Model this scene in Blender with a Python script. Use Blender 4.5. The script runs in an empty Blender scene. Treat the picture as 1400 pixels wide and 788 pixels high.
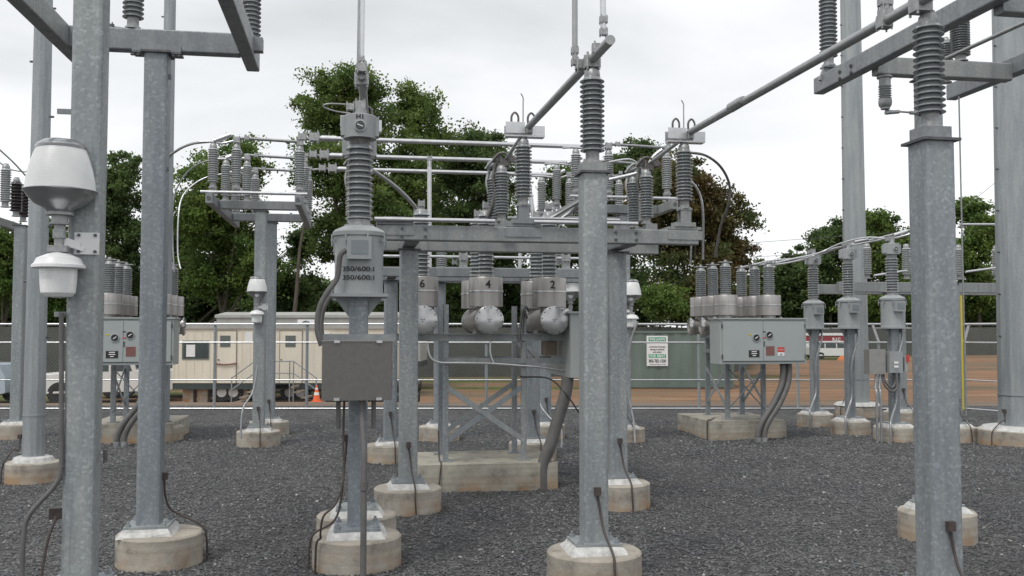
import bpy, math, random
import numpy as np
from mathutils import Vector, Matrix
random.seed(7); rng = np.random.default_rng(7)
sc = bpy.context.scene; COL = sc.collection
F = 1300.0; HC = 1.65; TH = math.atan(61 / F); YAW = math.radians(9.39)
cY, sY = math.cos(YAW), math.sin(YAW)
R = math.radians

# ---------- placing: a ray of the survey photograph meets a known distance ----------
def W(px, py, d):
    u = (px - 700) / F; v = (394 - py) / F
    dy = math.cos(TH) - v * math.sin(TH); dz = math.sin(TH) + v * math.cos(TH)
    t = d / dy
    return Vector((u * t, d, HC + dz * t))
def toyard(p): return Vector((p[0] * cY + p[1] * sY, -p[0] * sY + p[1] * cY, p[2]))
def toworld(q): return Vector((q[0] * cY - q[1] * sY, q[0] * sY + q[1] * cY, q[2]))
def Q(px, py, d): return toyard(W(px, py, d))
def Qxy(px, d, z=None, py=470):
    q = Q(px, py, d); return Vector((q[0], q[1], 0 if z is None else z))
def Zat(py, d): return W(700, py, d)[2]

# ---------- mesh building ----------
class MB:
    def __init__(s): s.v = []; s.f = []; s.sm = []; s.mi = []; s.cur = 0
    def add(s, vs, fs, smooth=False):
        n = len(s.v); s.v.extend([tuple(v) for v in vs])
        s.f.extend([tuple(i + n for i in f) for f in fs]); s.sm.extend([smooth] * len(fs)); s.mi.extend([s.cur] * len(fs)); return s
    def box(s, x0, x1, y0, y1, z0, z1, c=0.0):
        return s.bar(((x0 + x1) / 2, (y0 + y1) / 2, z0), ((x0 + x1) / 2, (y0 + y1) / 2, z1), abs(x1 - x0), abs(y1 - y0), c, up=(0, 1, 0))
    def bar(s, p, q, w, h, c=0.0, up=(0, 0, 1)):
        """box from p to q, w across, h along 'up'; chamfered long edges when c>0"""
        p = Vector(p); q = Vector(q); t = (q - p).normalized(); up = Vector(up)
        if abs(t.dot(up)) > .98: up = Vector((0, 1, 0)) if abs(t.y) < .9 else Vector((1, 0, 0))
        sx = t.cross(up).normalized(); uy = sx.cross(t).normalized()
        w /= 2; h /= 2
        if c > 0:
            c = min(c, w * .8, h * .8)
            k = c * .3
            pr = [(w - c, -h), (w - k, -h + k), (w, -h + c), (w, h - c), (w - k, h - k), (w - c, h), (-w + c, h), (-w + k, h - k), (-w, h - c), (-w, -h + c), (-w + k, -h + k), (-w + c, -h)]
        else: pr = [(w, -h), (w, h), (-w, h), (-w, -h)]
        n = len(pr)
        vs = [p + sx * a + uy * b for a, b in pr] + [q + sx * a + uy * b for a, b in pr]
        fs = [(i, (i + 1) % n, n + (i + 1) % n, n + i) for i in range(n)]
        fs += [tuple(range(n - 1, -1, -1)), tuple(range(n, 2 * n))]
        return s.add(vs, fs)
    def lathe(s, prof, base=(0, 0, 0), axis=(0, 0, 1), seg=24, smooth=True, caps=True, flat_ang=35, rot=0.0):
        ax = Vector(axis).normalized(); b = Vector(base)
        e1 = ax.orthogonal().normalized() if abs(ax.z) < .999 else Vector((1, 0, 0)); e2 = ax.cross(e1)
        dirs = [e1 * math.cos(2 * math.pi * (i / seg) + rot) + e2 * math.sin(2 * math.pi * (i / seg) + rot) for i in range(seg)]
        runs = [[prof[0]]]
        for i in range(1, len(prof)):
            runs[-1].append(prof[i])
            if i < len(prof) - 1:
                a = Vector((prof[i][0] - prof[i - 1][0], prof[i][1] - prof[i - 1][1])); c = Vector((prof[i + 1][0] - prof[i][0], prof[i + 1][1] - prof[i][1]))
                if a.length > 1e-9 and c.length > 1e-9 and math.degrees(a.angle(c)) > flat_ang: runs.append([prof[i]])
        for run in runs:
            vs = [b + ax * z + d * r for r, z in run for d in dirs]
            fs = [(k * seg + i, k * seg + (i + 1) % seg, (k + 1) * seg + (i + 1) % seg, (k + 1) * seg + i) for k in range(len(run) - 1) for i in range(seg)]
            s.add(vs, fs, smooth)
        if caps:
            for (r, z), fl in ((prof[0], True), (prof[-1], False)):
                if r > 1e-5:
                    vs = [b + ax * z + d * r for d in dirs]
                    s.add(vs, [tuple(range(seg))[::-1] if fl else tuple(range(seg))])
        return s
    def cyl(s, p, q, r, r2=None, seg=12, smooth=True):
        p = Vector(p); q = Vector(q); L = (q - p).length
        return s.lathe([(r, 0), (r if r2 is None else r2, L)], p, (q - p), seg, smooth)
    def tube(s, pts, r, seg=8, spline=True, closed=False):
        P = [Vector(p) for p in pts]
        if spline and len(P) > 2:
            out = []
            for i in range(len(P) - 1):
                a = P[max(i - 1, 0)]; b = P[i]; c = P[i + 1]; d = P[min(i + 2, len(P) - 1)]
                for k in range(6):
                    t = k / 6
                    out.append(.5 * ((2 * b) + (c - a) * t + (2 * a - 5 * b + 4 * c - d) * t * t + (3 * b - a - 3 * c + d) * t ** 3))
            out.append(P[-1]); P = out
        n = len(P); e = None; vs = []
        for i, p in enumerate(P):
            t = (P[min(i + 1, n - 1)] - P[max(i - 1, 0)]).normalized()
            e = t.orthogonal().normalized() if e is None else (e - t * e.dot(t)).normalized()
            g = t.cross(e); rr = r if not callable(r) else r(i / (n - 1))
            vs += [p + (e * math.cos(2 * math.pi * k / seg) + g * math.sin(2 * math.pi * k / seg)) * rr for k in range(seg)]
        fs = [(i * seg + k, i * seg + (k + 1) % seg, (i + 1) * seg + (k + 1) % seg, (i + 1) * seg + k) for i in range(n - 1) for k in range(seg)]
        s.add(vs, fs, True)
        s.add(vs[:seg], [tuple(range(seg))[::-1]]); s.add(vs[-seg:], [tuple(range(seg))])
        return s
    def poly(s, pts, y0, y1):
        """side outline (x,z) extruded along y"""
        n = len(pts); vs = [(x, y0, z) for x, z in pts] + [(x, y1, z) for x, z in pts]
        ar = sum(pts[i][0] * pts[(i + 1) % n][1] - pts[(i + 1) % n][0] * pts[i][1] for i in range(n))
        fs = [(i, (i + 1) % n, n + (i + 1) % n, n + i) for i in range(n)] + [tuple(range(n - 1, -1, -1)), tuple(range(n, 2 * n))]
        if ar > 0: fs = [f[::-1] for f in fs]; fs = [f[::-1] for f in fs]
        return s.add(vs, fs)

ORG = {}
def add_mesh(name, mb, m, parent=None, fix=False):
    me = bpy.data.meshes.new(name)
    vs = mb.v
    if parent is not None and parent.name in ORG:
        o = ORG[parent.name]; vs = [(v[0] - o[0], v[1] - o[1], v[2] - o[2]) for v in vs]
    me.from_pydata(vs, [], mb.f); me.polygons.foreach_set('use_smooth', mb.sm)
    for q in (m if isinstance(m, (list, tuple)) else [m]): me.materials.append(q)
    if any(mb.mi): me.polygons.foreach_set('material_index', mb.mi)
    me.update()
    if fix:
        import bmesh
        bm = bmesh.new(); bm.from_mesh(me); bmesh.ops.recalc_face_normals(bm, faces=bm.faces); bm.to_mesh(me); bm.free()
    ob = bpy.data.objects.new(name, me); COL.objects.link(ob)
    if parent is not None:
        ob.parent = parent
        if parent.name in ORG: ORG[ob.name] = ORG[parent.name]
    return ob
part = add_mesh
def props(o, label, cat, group=None):
    o['label'] = label; o['category'] = cat
    if group: o['group'] = group
    return o
def thing(name, label, cat, at=(0, 0, 0), group=None, rz=0.0, local=False):
    """an Empty at the thing's base; 'at' in yard coordinates; unless local, its parts are given in yard coordinates"""
    o = bpy.data.objects.new(name, None); COL.objects.link(o); o.empty_display_size = .1
    o.location = toworld(at); o.rotation_euler = (0, 0, YAW + rz); props(o, label, cat, group)
    if not local: ORG[o.name] = tuple(at)
    return o
def wthing(name, label, cat, at, rz=0.0, group=None):
    o = bpy.data.objects.new(name, None); COL.objects.link(o); o.empty_display_size = .1
    o.location = at; o.rotation_euler = (0, 0, rz); return props(o, label, cat, group)
def single(name, mb, m, label, cat, at, group=None):
    """a thing that is one mesh, given in yard coordinates"""
    me = add_mesh(name, MB().add([(v[0] - at[0], v[1] - at[1], v[2] - at[2]) for v in mb.v], mb.f), m)
    me.data.polygons.foreach_set('use_smooth', mb.sm)
    me.location = toworld(at); me.rotation_euler = (0, 0, YAW); return props(me, label, cat, group)
def structure(o): o['kind'] = 'structure'; return o
def copy_tree(o, parent=None):
    c = o.copy(); COL.objects.link(c); c.parent = parent
    for ch in o.children: copy_tree(ch, c)
    return c
def put(src, at, label, group=None, rz=0.0, scale=None, first=[set()]):
    o = src if src.name not in first[0] else copy_tree(src)
    first[0].add(src.name)
    o.location = toworld(at); o.rotation_euler = (0, 0, YAW + rz); o['label'] = label
    if group: o['group'] = group
    if scale: o.scale = scale
    return o
def text_mb(txt, size, at, normal=(0, -1, 0), right=(1, 0, 0), width=None, bold=0.0):
    cu = bpy.data.curves.new('t', 'FONT'); cu.body = txt; cu.size = 1; cu.align_x = 'CENTER'; cu.align_y = 'CENTER'; cu.offset = bold
    ob = bpy.data.objects.new('t', cu); COL.objects.link(ob)
    dg = bpy.context.evaluated_depsgraph_get(); dg.update(); me = bpy.data.meshes.new_from_object(ob.evaluated_get(dg))
    vs = [v.co.copy() for v in me.vertices]; fs = [tuple(p.vertices) for p in me.polygons]
    bpy.data.objects.remove(ob); bpy.data.curves.remove(cu); bpy.data.meshes.remove(me)
    xs = [v.x for v in vs]; w = max(xs) - min(xs); ys = [v.y for v in vs]; h = max(ys) - min(ys)
    kx = ky = size / h
    if width: kx = width / w
    r = Vector(right).normalized(); n = Vector(normal).normalized(); up = n.cross(r)
    if up.z < 0: up = -up
    cy = (max(ys) + min(ys)) / 2
    return MB().add([Vector(at) + r * (v.x * kx) + up * ((v.y - cy) * ky) for v in vs], fs)

# ---------- materials ----------
def nodes(name):
    m = bpy.data.materials.new(name); m.use_nodes = True; nt = m.node_tree
    b = nt.nodes['Principled BSDF']; return m, nt, b
def N(nt, t, **k):
    n = nt.nodes.new(t)
    for a, v in k.items():
        if a.startswith('i_'):
            key = a[2:]; key = int(key) if key.isdigit() else key
            n.inputs[key].default_value = v
        else: setattr(n, a, v)
    return n
def ramp(nt, stops, fac):
    r = nt.nodes.new('ShaderNodeValToRGB'); e = r.color_ramp.elements
    while len(e) < len(stops): e.new(.5)
    for i, (p, c) in enumerate(stops): e[i].position = p; e[i].color = (*c, 1) if len(c) == 3 else c
    nt.links.new(fac, r.inputs[0]); return r
def mixc(nt, a, b, fac, mode='MIX'):
    m = nt.nodes.new('ShaderNodeMix'); m.data_type = 'RGBA'; m.blend_type = mode
    for sck, val in ((m.inputs[0], fac), (m.inputs[6], a), (m.inputs[7], b)):
        if hasattr(val, 'is_output'): nt.links.new(val, sck)
        else: sck.default_value = val if not isinstance(val, tuple) or len(val) == 4 else (*val, 1)
    return m.outputs[2]
def coord(nt, scale=(1, 1, 1), kind='Object'):
    tc = nt.nodes.new('ShaderNodeTexCoord'); mp = nt.nodes.new('ShaderNodeMapping'); mp.inputs['Scale'].default_value = scale
    nt.links.new(tc.outputs[kind], mp.inputs['Vector']); return mp.outputs[0]
def world_coord(nt, scale=(1, 1, 1)):
    g = nt.nodes.new('ShaderNodeNewGeometry'); mp = nt.nodes.new('ShaderNodeMapping'); mp.inputs['Scale'].default_value = scale
    nt.links.new(g.outputs['Position'], mp.inputs['Vector']); return mp.outputs[0]
def mk(name, base, rough=.5, metal=0.0, var=.12, scale=6, bump=0.0, bscale=60, stretch=(1, 1, 1), spec=.5, tint=None):
    m, nt, b = nodes(name); v = coord(nt, stretch)
    n = N(nt, 'ShaderNodeTexNoise', i_Scale=scale, i_Detail=6, i_Roughness=.65); nt.links.new(v, n.inputs['Vector'])
    lo = tuple(c * (1 - var) for c in base); hi = tuple(min(1, c * (1 + var)) for c in (tint or base))
    r = ramp(nt, [(.3, lo), (.7, hi)], n.outputs[0]); nt.links.new(r.outputs[0], b.inputs['Base Color'])
    rr = N(nt, 'ShaderNodeMapRange', i_3=max(0, rough - .08), i_4=min(1, rough + .1)); nt.links.new(n.outputs[0], rr.inputs[0]); nt.links.new(rr.outputs[0], b.inputs['Roughness'])
    b.inputs['Metallic'].default_value = metal; b.inputs['Specular IOR Level'].default_value = spec
    if bump:
        n2 = N(nt, 'ShaderNodeTexNoise', i_Scale=bscale, i_Detail=4); nt.links.new(v, n2.inputs['Vector'])
        bp = N(nt, 'ShaderNodeBump', i_Strength=bump, i_Distance=.01); nt.links.new(n2.outputs[0], bp.inputs['Height']); nt.links.new(bp.outputs[0], b.inputs['Normal'])
    return m
def galv(name, base=(.29, .315, .33), contrast=1.0, metal=.35):
    m, nt, b = nodes(name); v = world_coord(nt)
    warp = N(nt, 'ShaderNodeTexNoise', i_Scale=25, i_Detail=3); nt.links.new(v, warp.inputs['Vector'])
    wv = N(nt, 'ShaderNodeVectorMath', operation='MULTIPLY_ADD'); nt.links.new(warp.outputs[1], wv.inputs[0]); wv.inputs[1].default_value = (.016, .016, .02); nt.links.new(v, wv.inputs[2])
    vo = N(nt, 'ShaderNodeTexVoronoi', i_Scale=62); nt.links.new(wv.outputs[0], vo.inputs['Vector'])
    bw = N(nt, 'ShaderNodeSeparateColor'); nt.links.new(vo.outputs['Color'], bw.inputs[0])
    c1 = ramp(nt, [(.0, tuple(c * (1 - .09 * contrast) for c in base)), (.62, base), (.86, tuple(c * (1 + .10 * contrast) for c in base)), (1.0, tuple(c * (1 + .30 * contrast) for c in base))], bw.outputs[0])
    v2 = world_coord(nt, (7, 7, .9)); n2 = N(nt, 'ShaderNodeTexNoise', i_Scale=1.6, i_Detail=5, i_Roughness=.6); nt.links.new(v2, n2.inputs['Vector'])
    s2 = ramp(nt, [(.3, (.78, .80, .83)), (.55, (1, 1, 1)), (.75, (1.12, 1.1, 1.06))], n2.outputs[0])
    c2 = mixc(nt, c1.outputs[0], s2.outputs[0], 1.0, 'MULTIPLY')
    n3 = N(nt, 'ShaderNodeTexNoise', i_Scale=9, i_Detail=8, i_Roughness=.75); nt.links.new(v, n3.inputs['Vector'])
    f3 = ramp(nt, [(.62, (0, 0, 0)), (.8, (.35, .35, .35))], n3.outputs[0])
    c3 = mixc(nt, c2, (.21, .19, .17), f3.outputs[0])
    oi = N(nt, 'ShaderNodeObjectInfo'); orr = ramp(nt, [(0, (.86, .88, .91)), (.5, (1, 1, 1)), (1, (1.1, 1.09, 1.05))], oi.outputs['Random']); c3 = mixc(nt, c3, orr.outputs[0], 1.0, 'MULTIPLY')
    v9 = world_coord(nt, (26, 26, .7)); n9 = N(nt, 'ShaderNodeTexNoise', i_Scale=1.0, i_Detail=4, i_Roughness=.6); nt.links.new(v9, n9.inputs['Vector'])
    f9 = ramp(nt, [(.60, (0, 0, 0)), (.72, (.4, .4, .4))], n9.outputs[0]); c3 = mixc(nt, c3, tuple(x * .62 for x in base), f9.outputs[0])
    nt.links.new(c3, b.inputs['Base Color']); b.inputs['Metallic'].default_value = metal
    r = N(nt, 'ShaderNodeMapRange', i_3=.42, i_4=.68); nt.links.new(bw.outputs[1], r.inputs[0]); nt.links.new(r.outputs[0], b.inputs['Roughness'])
    bp = N(nt, 'ShaderNodeBump', i_Strength=.06, i_Distance=.003); nt.links.new(bw.outputs[0], bp.inputs['Height']); nt.links.new(bp.outputs[0], b.inputs['Normal'])
    return m
def concrete(name, base=(.40, .37, .32), stain=True):
    m, nt, b = nodes(name); v = world_coord(nt)
    n = N(nt, 'ShaderNodeTexNoise', i_Scale=5, i_Detail=9, i_Roughness=.7); nt.links.new(v, n.inputs['Vector'])
    c = ramp(nt, [(.30, tuple(x * .45 for x in base)), (.46, tuple(x * .9 for x in base)), (.62, tuple(x * 1.1 for x in base)), (.78, tuple(x * 1.35 for x in base))], n.outputs[0]).outputs[0]
    # formwork seam bands
    vv = world_coord(nt, (.4, .4, 22)); n1 = N(nt, 'ShaderNodeTexNoise', i_Scale=1, i_Detail=3); nt.links.new(vv, n1.inputs['Vector'])
    sb = ramp(nt, [(.35, (.86, .85, .84)), (.6, (1.05, 1.05, 1.05))], n1.outputs[0]); c = mixc(nt, c, sb.outputs[0], 1.0, 'MULTIPLY')
    # pits
    vo = N(nt, 'ShaderNodeTexVoronoi', i_Scale=42); nt.links.new(v, vo.inputs['Vector'])
    pr = ramp(nt, [(.0, (1, 1, 1)), (.16, (0, 0, 0))], vo.outputs[0])
    n5 = N(nt, 'ShaderNodeTexNoise', i_Scale=14); nt.links.new(v, n5.inputs['Vector'])
    p5 = ramp(nt, [(.56, (0, 0, 0)), (.62, (1, 1, 1))], n5.outputs[0])
    pm = mixc(nt, pr.outputs[0], p5.outputs[0], 1.0, 'MULTIPLY')
    c = mixc(nt, c, tuple(x * .35 for x in base), pm)
    if stain:
        sp = N(nt, 'ShaderNodeSeparateXYZ'); nt.links.new(v, sp.inputs[0])
        mr = N(nt, 'ShaderNodeMapRange', i_1=.17, i_2=-.02); nt.links.new(sp.outputs[2], mr.inputs[0])
        n4 = N(nt, 'ShaderNodeTexNoise', i_Scale=4.5, i_Detail=6); nt.links.new(v, n4.inputs['Vector'])
        ml = N(nt, 'ShaderNodeMath', operation='MULTIPLY'); nt.links.new(mr.outputs[0], ml.inputs[0])
        r4 = ramp(nt, [(.42, (0, 0, 0)), (.66, (1, 1, 1))], n4.outputs[0]); nt.links.new(r4.outputs[0], ml.inputs[1])
        c = mixc(nt, c, (.36, .20, .085), ml.outputs[0])
    nt.links.new(c, b.inputs['Base Color']); b.inputs['Roughness'].default_value = .92; b.inputs['Specular IOR Level'].default_value = .25
    n6 = N(nt, 'ShaderNodeTexNoise', i_Scale=70, i_Detail=5); nt.links.new(v, n6.inputs['Vector'])
    bp = N(nt, 'ShaderNodeBump', i_Strength=.5, i_Distance=.006); nt.links.new(n6.outputs[0], bp.inputs['Height']); nt.links.new(bp.outputs[0], b.inputs['Normal'])
    return m
def leafmat(name, base, tip):
    m, nt, b = nodes(name); v = world_coord(nt)
    n = N(nt, 'ShaderNodeTexNoise', i_Scale=.45, i_Detail=3); nt.links.new(v, n.inputs['Vector'])
    n2 = N(nt, 'ShaderNodeTexWhiteNoise'); vs = N(nt, 'ShaderNodeVectorMath', operation='SNAP'); nt.links.new(v, vs.inputs[0]); vs.inputs[1].default_value = (.6, .6, .6); nt.links.new(vs.outputs[0], n2.inputs['Vector'])
    c = ramp(nt, [(.35, base), (.65, tip)], n.outputs[0]).outputs[0]
    k = N(nt, 'ShaderNodeMapRange', i_3=.7, i_4=1.35); nt.links.new(n2.outputs[0], k.inputs[0])
    cc = N(nt, 'ShaderNodeVectorMath', operation='SCALE'); nt.links.new(c, cc.inputs[0]); nt.links.new(k.outputs[0], cc.inputs['Scale'])
    nt.links.new(cc.outputs[0], b.inputs['Base Color']); b.inputs['Roughness'].default_value = .55; b.inputs['Specular IOR Level'].default_value = .3
    tr = N(nt, 'ShaderNodeBsdfTranslucent'); nt.links.new(cc.outputs[0], tr.inputs[0]); mx = N(nt, 'ShaderNodeMixShader', i_0=.5)
    nt.links.new(b.outputs[0], mx.inputs[1]); nt.links.new(tr.outputs[0], mx.inputs[2]); nt.links.new(mx.outputs[0], nt.nodes['Material Output'].inputs[0])
    return m

M = {}
M['galv'] = galv('galvanized_steel')
M['galv_beam'] = galv('galvanized_beam_steel', (.27, .285, .29), .5)
M['galv_pole'] = galv('galvanized_pole_steel', (.31, .335, .35), .35)
M['dark_steel'] = mk('dark_weathered_steel', (.11, .115, .12), .55, .5, .3, 20)
M['alu'] = mk('aluminium_tube', (.60, .61, .62), .33, .85, .1, 12, stretch=(1, 1, 1))
M['alu_dull'] = mk('dull_aluminium_tube', (.36, .37, .37), .45, .7, .15, 12)
M['cast'] = mk('cast_aluminium_fitting', (.34, .35, .35), .5, .6, .3, 30, bump=.3)
M['cast_dark'] = mk('tarnished_copper_fitting', (.14, .135, .13), .5, .5, .35, 30, bump=.3)
M['porcelain'] = mk('grey_glazed_porcelain', (.24, .257, .262), .11, 0, .12, 9, spec=.8)
M['porcelain_light'] = mk('light_grey_porcelain', (.34, .36, .36), .14, 0, .1, 9, spec=.8)
M['porcelain_dark'] = mk('dark_brown_porcelain', (.035, .03, .032), .25, 0, .2, 9, spec=.6)
M['stainless'] = mk('brushed_stainless', (.40, .385, .37), .42, .75, .12, 5, stretch=(9, 9, .6))
M['stainless_disc'] = mk('turned_stainless', (.55, .55, .55), .30, 1.0, .05, 5)
_nt = M['stainless_disc'].node_tree; _b = _nt.nodes['Principled BSDF']; _b.inputs['Anisotropic'].default_value = .8; _b.inputs['Anisotropic Rotation'].default_value = .25; _tg = N(_nt, 'ShaderNodeTangent', direction_type='RADIAL', axis='X'); _nt.links.new(_tg.outputs[0], _b.inputs['Tangent'])
M['paint_grey'] = mk('grey_equipment_paint', (.30, .32, .325), .42, 0, .14, 5, stretch=(1, 1, .4), bump=.05, bscale=40)
M['paint_cab'] = mk('pale_grey_green_cabinet_paint', (.345, .38, .375), .42, 0, .05, 3)
M['paint_dark'] = mk('grey_plate_paint', (.20, .23, .25), .4, 0, .1, 6)
M['box_brown'] = mk('dull_stainless_box', (.155, .15, .14), .48, .3, .10, 30, bump=.08, bscale=200)
M['box_edge'] = mk('stainless_edge', (.33, .325, .31), .4, .6, .1, 12)
M['concrete'] = concrete('footing_concrete'); M['concrete_pad'] = concrete('pad_concrete', (.37, .35, .30), True)
M['grout'] = mk('white_grout', (.50, .50, .49), .8, 0, .3, 18, bump=.8, bscale=40)
M['black'] = mk('black_rubber', (.02, .02, .02), .5, 0, .2)
M['wire'] = mk('weathered_copper_cable', (.075, .06, .055), .6, .2, .3, 30)
M['conduit'] = mk('grey_pvc_conduit', (.125, .122, .12), .55, 0, .2, 10)
M['conduit_steel'] = mk('steel_conduit', (.33, .34, .35), .4, .6, .2, 14)
M['white'] = mk('white_painted_metal', (.72, .73, .73), .35, 0, .06, 6)
M['glass_lamp'] = mk('prismatic_lamp_glass', (.7, .72, .72), .3, 0, .08, 5)
M['glass_ribbed'] = M['glass_lamp']
M['reflector'] = mk('lamp_reflector', (.45, .46, .47), .28, .9, .06, 4)
M['txt'] = mk('black_lettering', (.015, .015, .018), .5, 0, .05)
M['txt_white'] = mk('white_lettering', (.8, .8, .8), .5, 0, .03)
M['red'] = mk('red_sticker', (.55, .05, .04), .5, 0, .1)
M['yellow'] = mk('yellow_sticker', (.55, .45, .04), .5, 0, .1)
M['orange'] = mk('orange_plastic', (.75, .13, .03), .45, 0, .1)
M['maroon'] = mk('data_plate', (.22, .105, .09), .45, .3, .25, 60)
M['cream'] = mk('cream_trailer_siding', (.66, .62, .52), .6, 0, .10, 1.4, stretch=(1, 1, .25))
M['roof_grey'] = mk('trailer_roof', (.36, .36, .34), .6, 0, .15, 1.5)
M['trim_dark'] = mk('dark_green_trim', (.03, .045, .045), .5, 0, .15)
M['glass'] = mk('dark_window_glass', (.035, .05, .05), .12, 0, .2, 3)
M['glass_frame'] = mk('window_frame', (.10, .12, .11), .5, 0, .1)
M['green_box'] = mk('green_container_paint', (.11, .15, .13), .55, 0, .22, .9, stretch=(1, 1, .35))
M['sign_green'] = mk('sign_green', (.02, .30, .16), .5, 0, .05)
M['screen'] = mk('dark_fence_fabric', (.075, .08, .072), .85, 0, .2, .8)
M['wood'] = mk('weathered_wood', (.22, .18, .14), .8, 0, .3, 8)
M['car_white'] = mk('white_car_paint', (.62, .62, .60), .25, 0, .03, 2)
M['car_silver'] = mk('silver_car_paint', (.34, .40, .45), .25, .3, .03, 2)
M['rubber'] = mk('tyre_rubber', (.025, .025, .025), .7, 0, .2)
M['bark'] = mk('bark', (.085, .07, .055), .9, 0, .35, 3, bump=.5, bscale=10, stretch=(3, 3, .6))
M['red_trailer'] = mk('dark_red_paint', (.26, .03, .035), .5, 0, .1)
M['leaf_a'] = leafmat('leaf_green', (.085, .14, .04), (.17, .23, .065))
M['leaf_b'] = leafmat('leaf_dark', (.07, .115, .042), (.125, .18, .06))
M['leaf_c'] = leafmat('leaf_brown', (.07, .105, .035), (.155, .12, .05))
M['leaf_d'] = leafmat('leaf_fresh', (.085, .145, .036), (.165, .235, .06))

# striped prismatic glass: fine horizontal ribs as bump
def ribbed():
    m, nt, b = nodes('ribbed_lamp_glass'); v = coord(nt)
    w = N(nt, 'ShaderNodeTexWave', i_Scale=34, bands_direction='Z'); nt.links.new(v, w.inputs['Vector'])
    n = N(nt, 'ShaderNodeTexNoise', i_Scale=7, i_Detail=4); nt.links.new(v, n.inputs['Vector'])
    c = ramp(nt, [(.3, (.76, .78, .77)), (.7, (.88, .89, .88))], n.outputs[0]); nt.links.new(c.outputs[0], b.inputs['Base Color'])
    b.inputs['Roughness'].default_value = .28; b.inputs['Transmission Weight'].default_value = .12
    bp = N(nt, 'ShaderNodeBump', i_Strength=.14, i_Distance=.004); nt.links.new(w.outputs[1], bp.inputs['Height']); nt.links.new(bp.outputs[0], b.inputs['Normal'])
    return m
M['glass_ribbed'] = ribbed()

def gravel_mat():
    m, nt, b = nodes('crushed_stone'); v = world_coord(nt)
    vo = N(nt, 'ShaderNodeTexVoronoi', i_Scale=46, i_Randomness=1.0); nt.links.new(v, vo.inputs['Vector'])
    sp = N(nt, 'ShaderNodeSeparateColor'); nt.links.new(vo.outputs['Color'], sp.inputs[0])
    c = ramp(nt, [(.0, (.065, .066, .068)), (.5, (.11, .112, .115)), (.9, (.15, .152, .155)), (.99, (.22, .22, .215))], sp.outputs[0]).outputs[0]
    n = N(nt, 'ShaderNodeTexNoise', i_Scale=.5, i_Detail=5); nt.links.new(v, n.inputs['Vector'])
    l = ramp(nt, [(.3, (.78, .78, .79)), (.7, (1.28, 1.26, 1.22))], n.outputs[0]); c = mixc(nt, c, l.outputs[0], 1.0, 'MULTIPLY')
    vg = N(nt, 'ShaderNodeTexVoronoi', i_Scale=17); nt.links.new(v, vg.inputs['Vector']); sg = N(nt, 'ShaderNodeSeparateColor'); nt.links.new(vg.outputs['Color'], sg.inputs[0])
    gg = ramp(nt, [(.0, (.55, .56, .57)), (.5, (.95, .95, .96)), (.85, (1.3, 1.3, 1.3)), (1.0, (2.1, 2.1, 2.05))], sg.outputs[0]); c = mixc(nt, c, gg.outputs[0], .75, 'MULTIPLY')
    d = ramp(nt, [(.0, (1, 1, 1)), (.75, (.25, .25, .25))], vo.outputs[0]); c = mixc(nt, c, d.outputs[0], .6, 'MULTIPLY')
    nt.links.new(c, b.inputs['Base Color']); b.inputs['Roughness'].default_value = .8; b.inputs['Specular IOR Level'].default_value = .3
    iv = N(nt, 'ShaderNodeMath', operation='SUBTRACT', i_0=1.0); nt.links.new(vo.outputs[0], iv.inputs[1])
    bp = N(nt, 'ShaderNodeBump', i_Strength=1.0, i_Distance=.025); nt.links.new(iv.outputs[0], bp.inputs['Height']); nt.links.new(bp.outputs[0], b.inputs['Normal'])
    return m
M['gravel'] = gravel_mat()
def stone_mat():
    m, nt, b = nodes('stone_chips'); at = N(nt, 'ShaderNodeAttribute', attribute_name='tone')
    c = ramp(nt, [(.0, (.07, .072, .075)), (.5, (.112, .115, .119)), (.88, (.15, .152, .155)), (.985, (.185, .185, .182)), (1.0, (.40, .39, .37))], at.outputs['Fac'])
    nt.links.new(c.outputs[0], b.inputs['Base Color']); b.inputs['Roughness'].default_value = .75; b.inputs['Specular IOR Level'].default_value = .35
    return m
M['stone'] = stone_mat()
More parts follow.
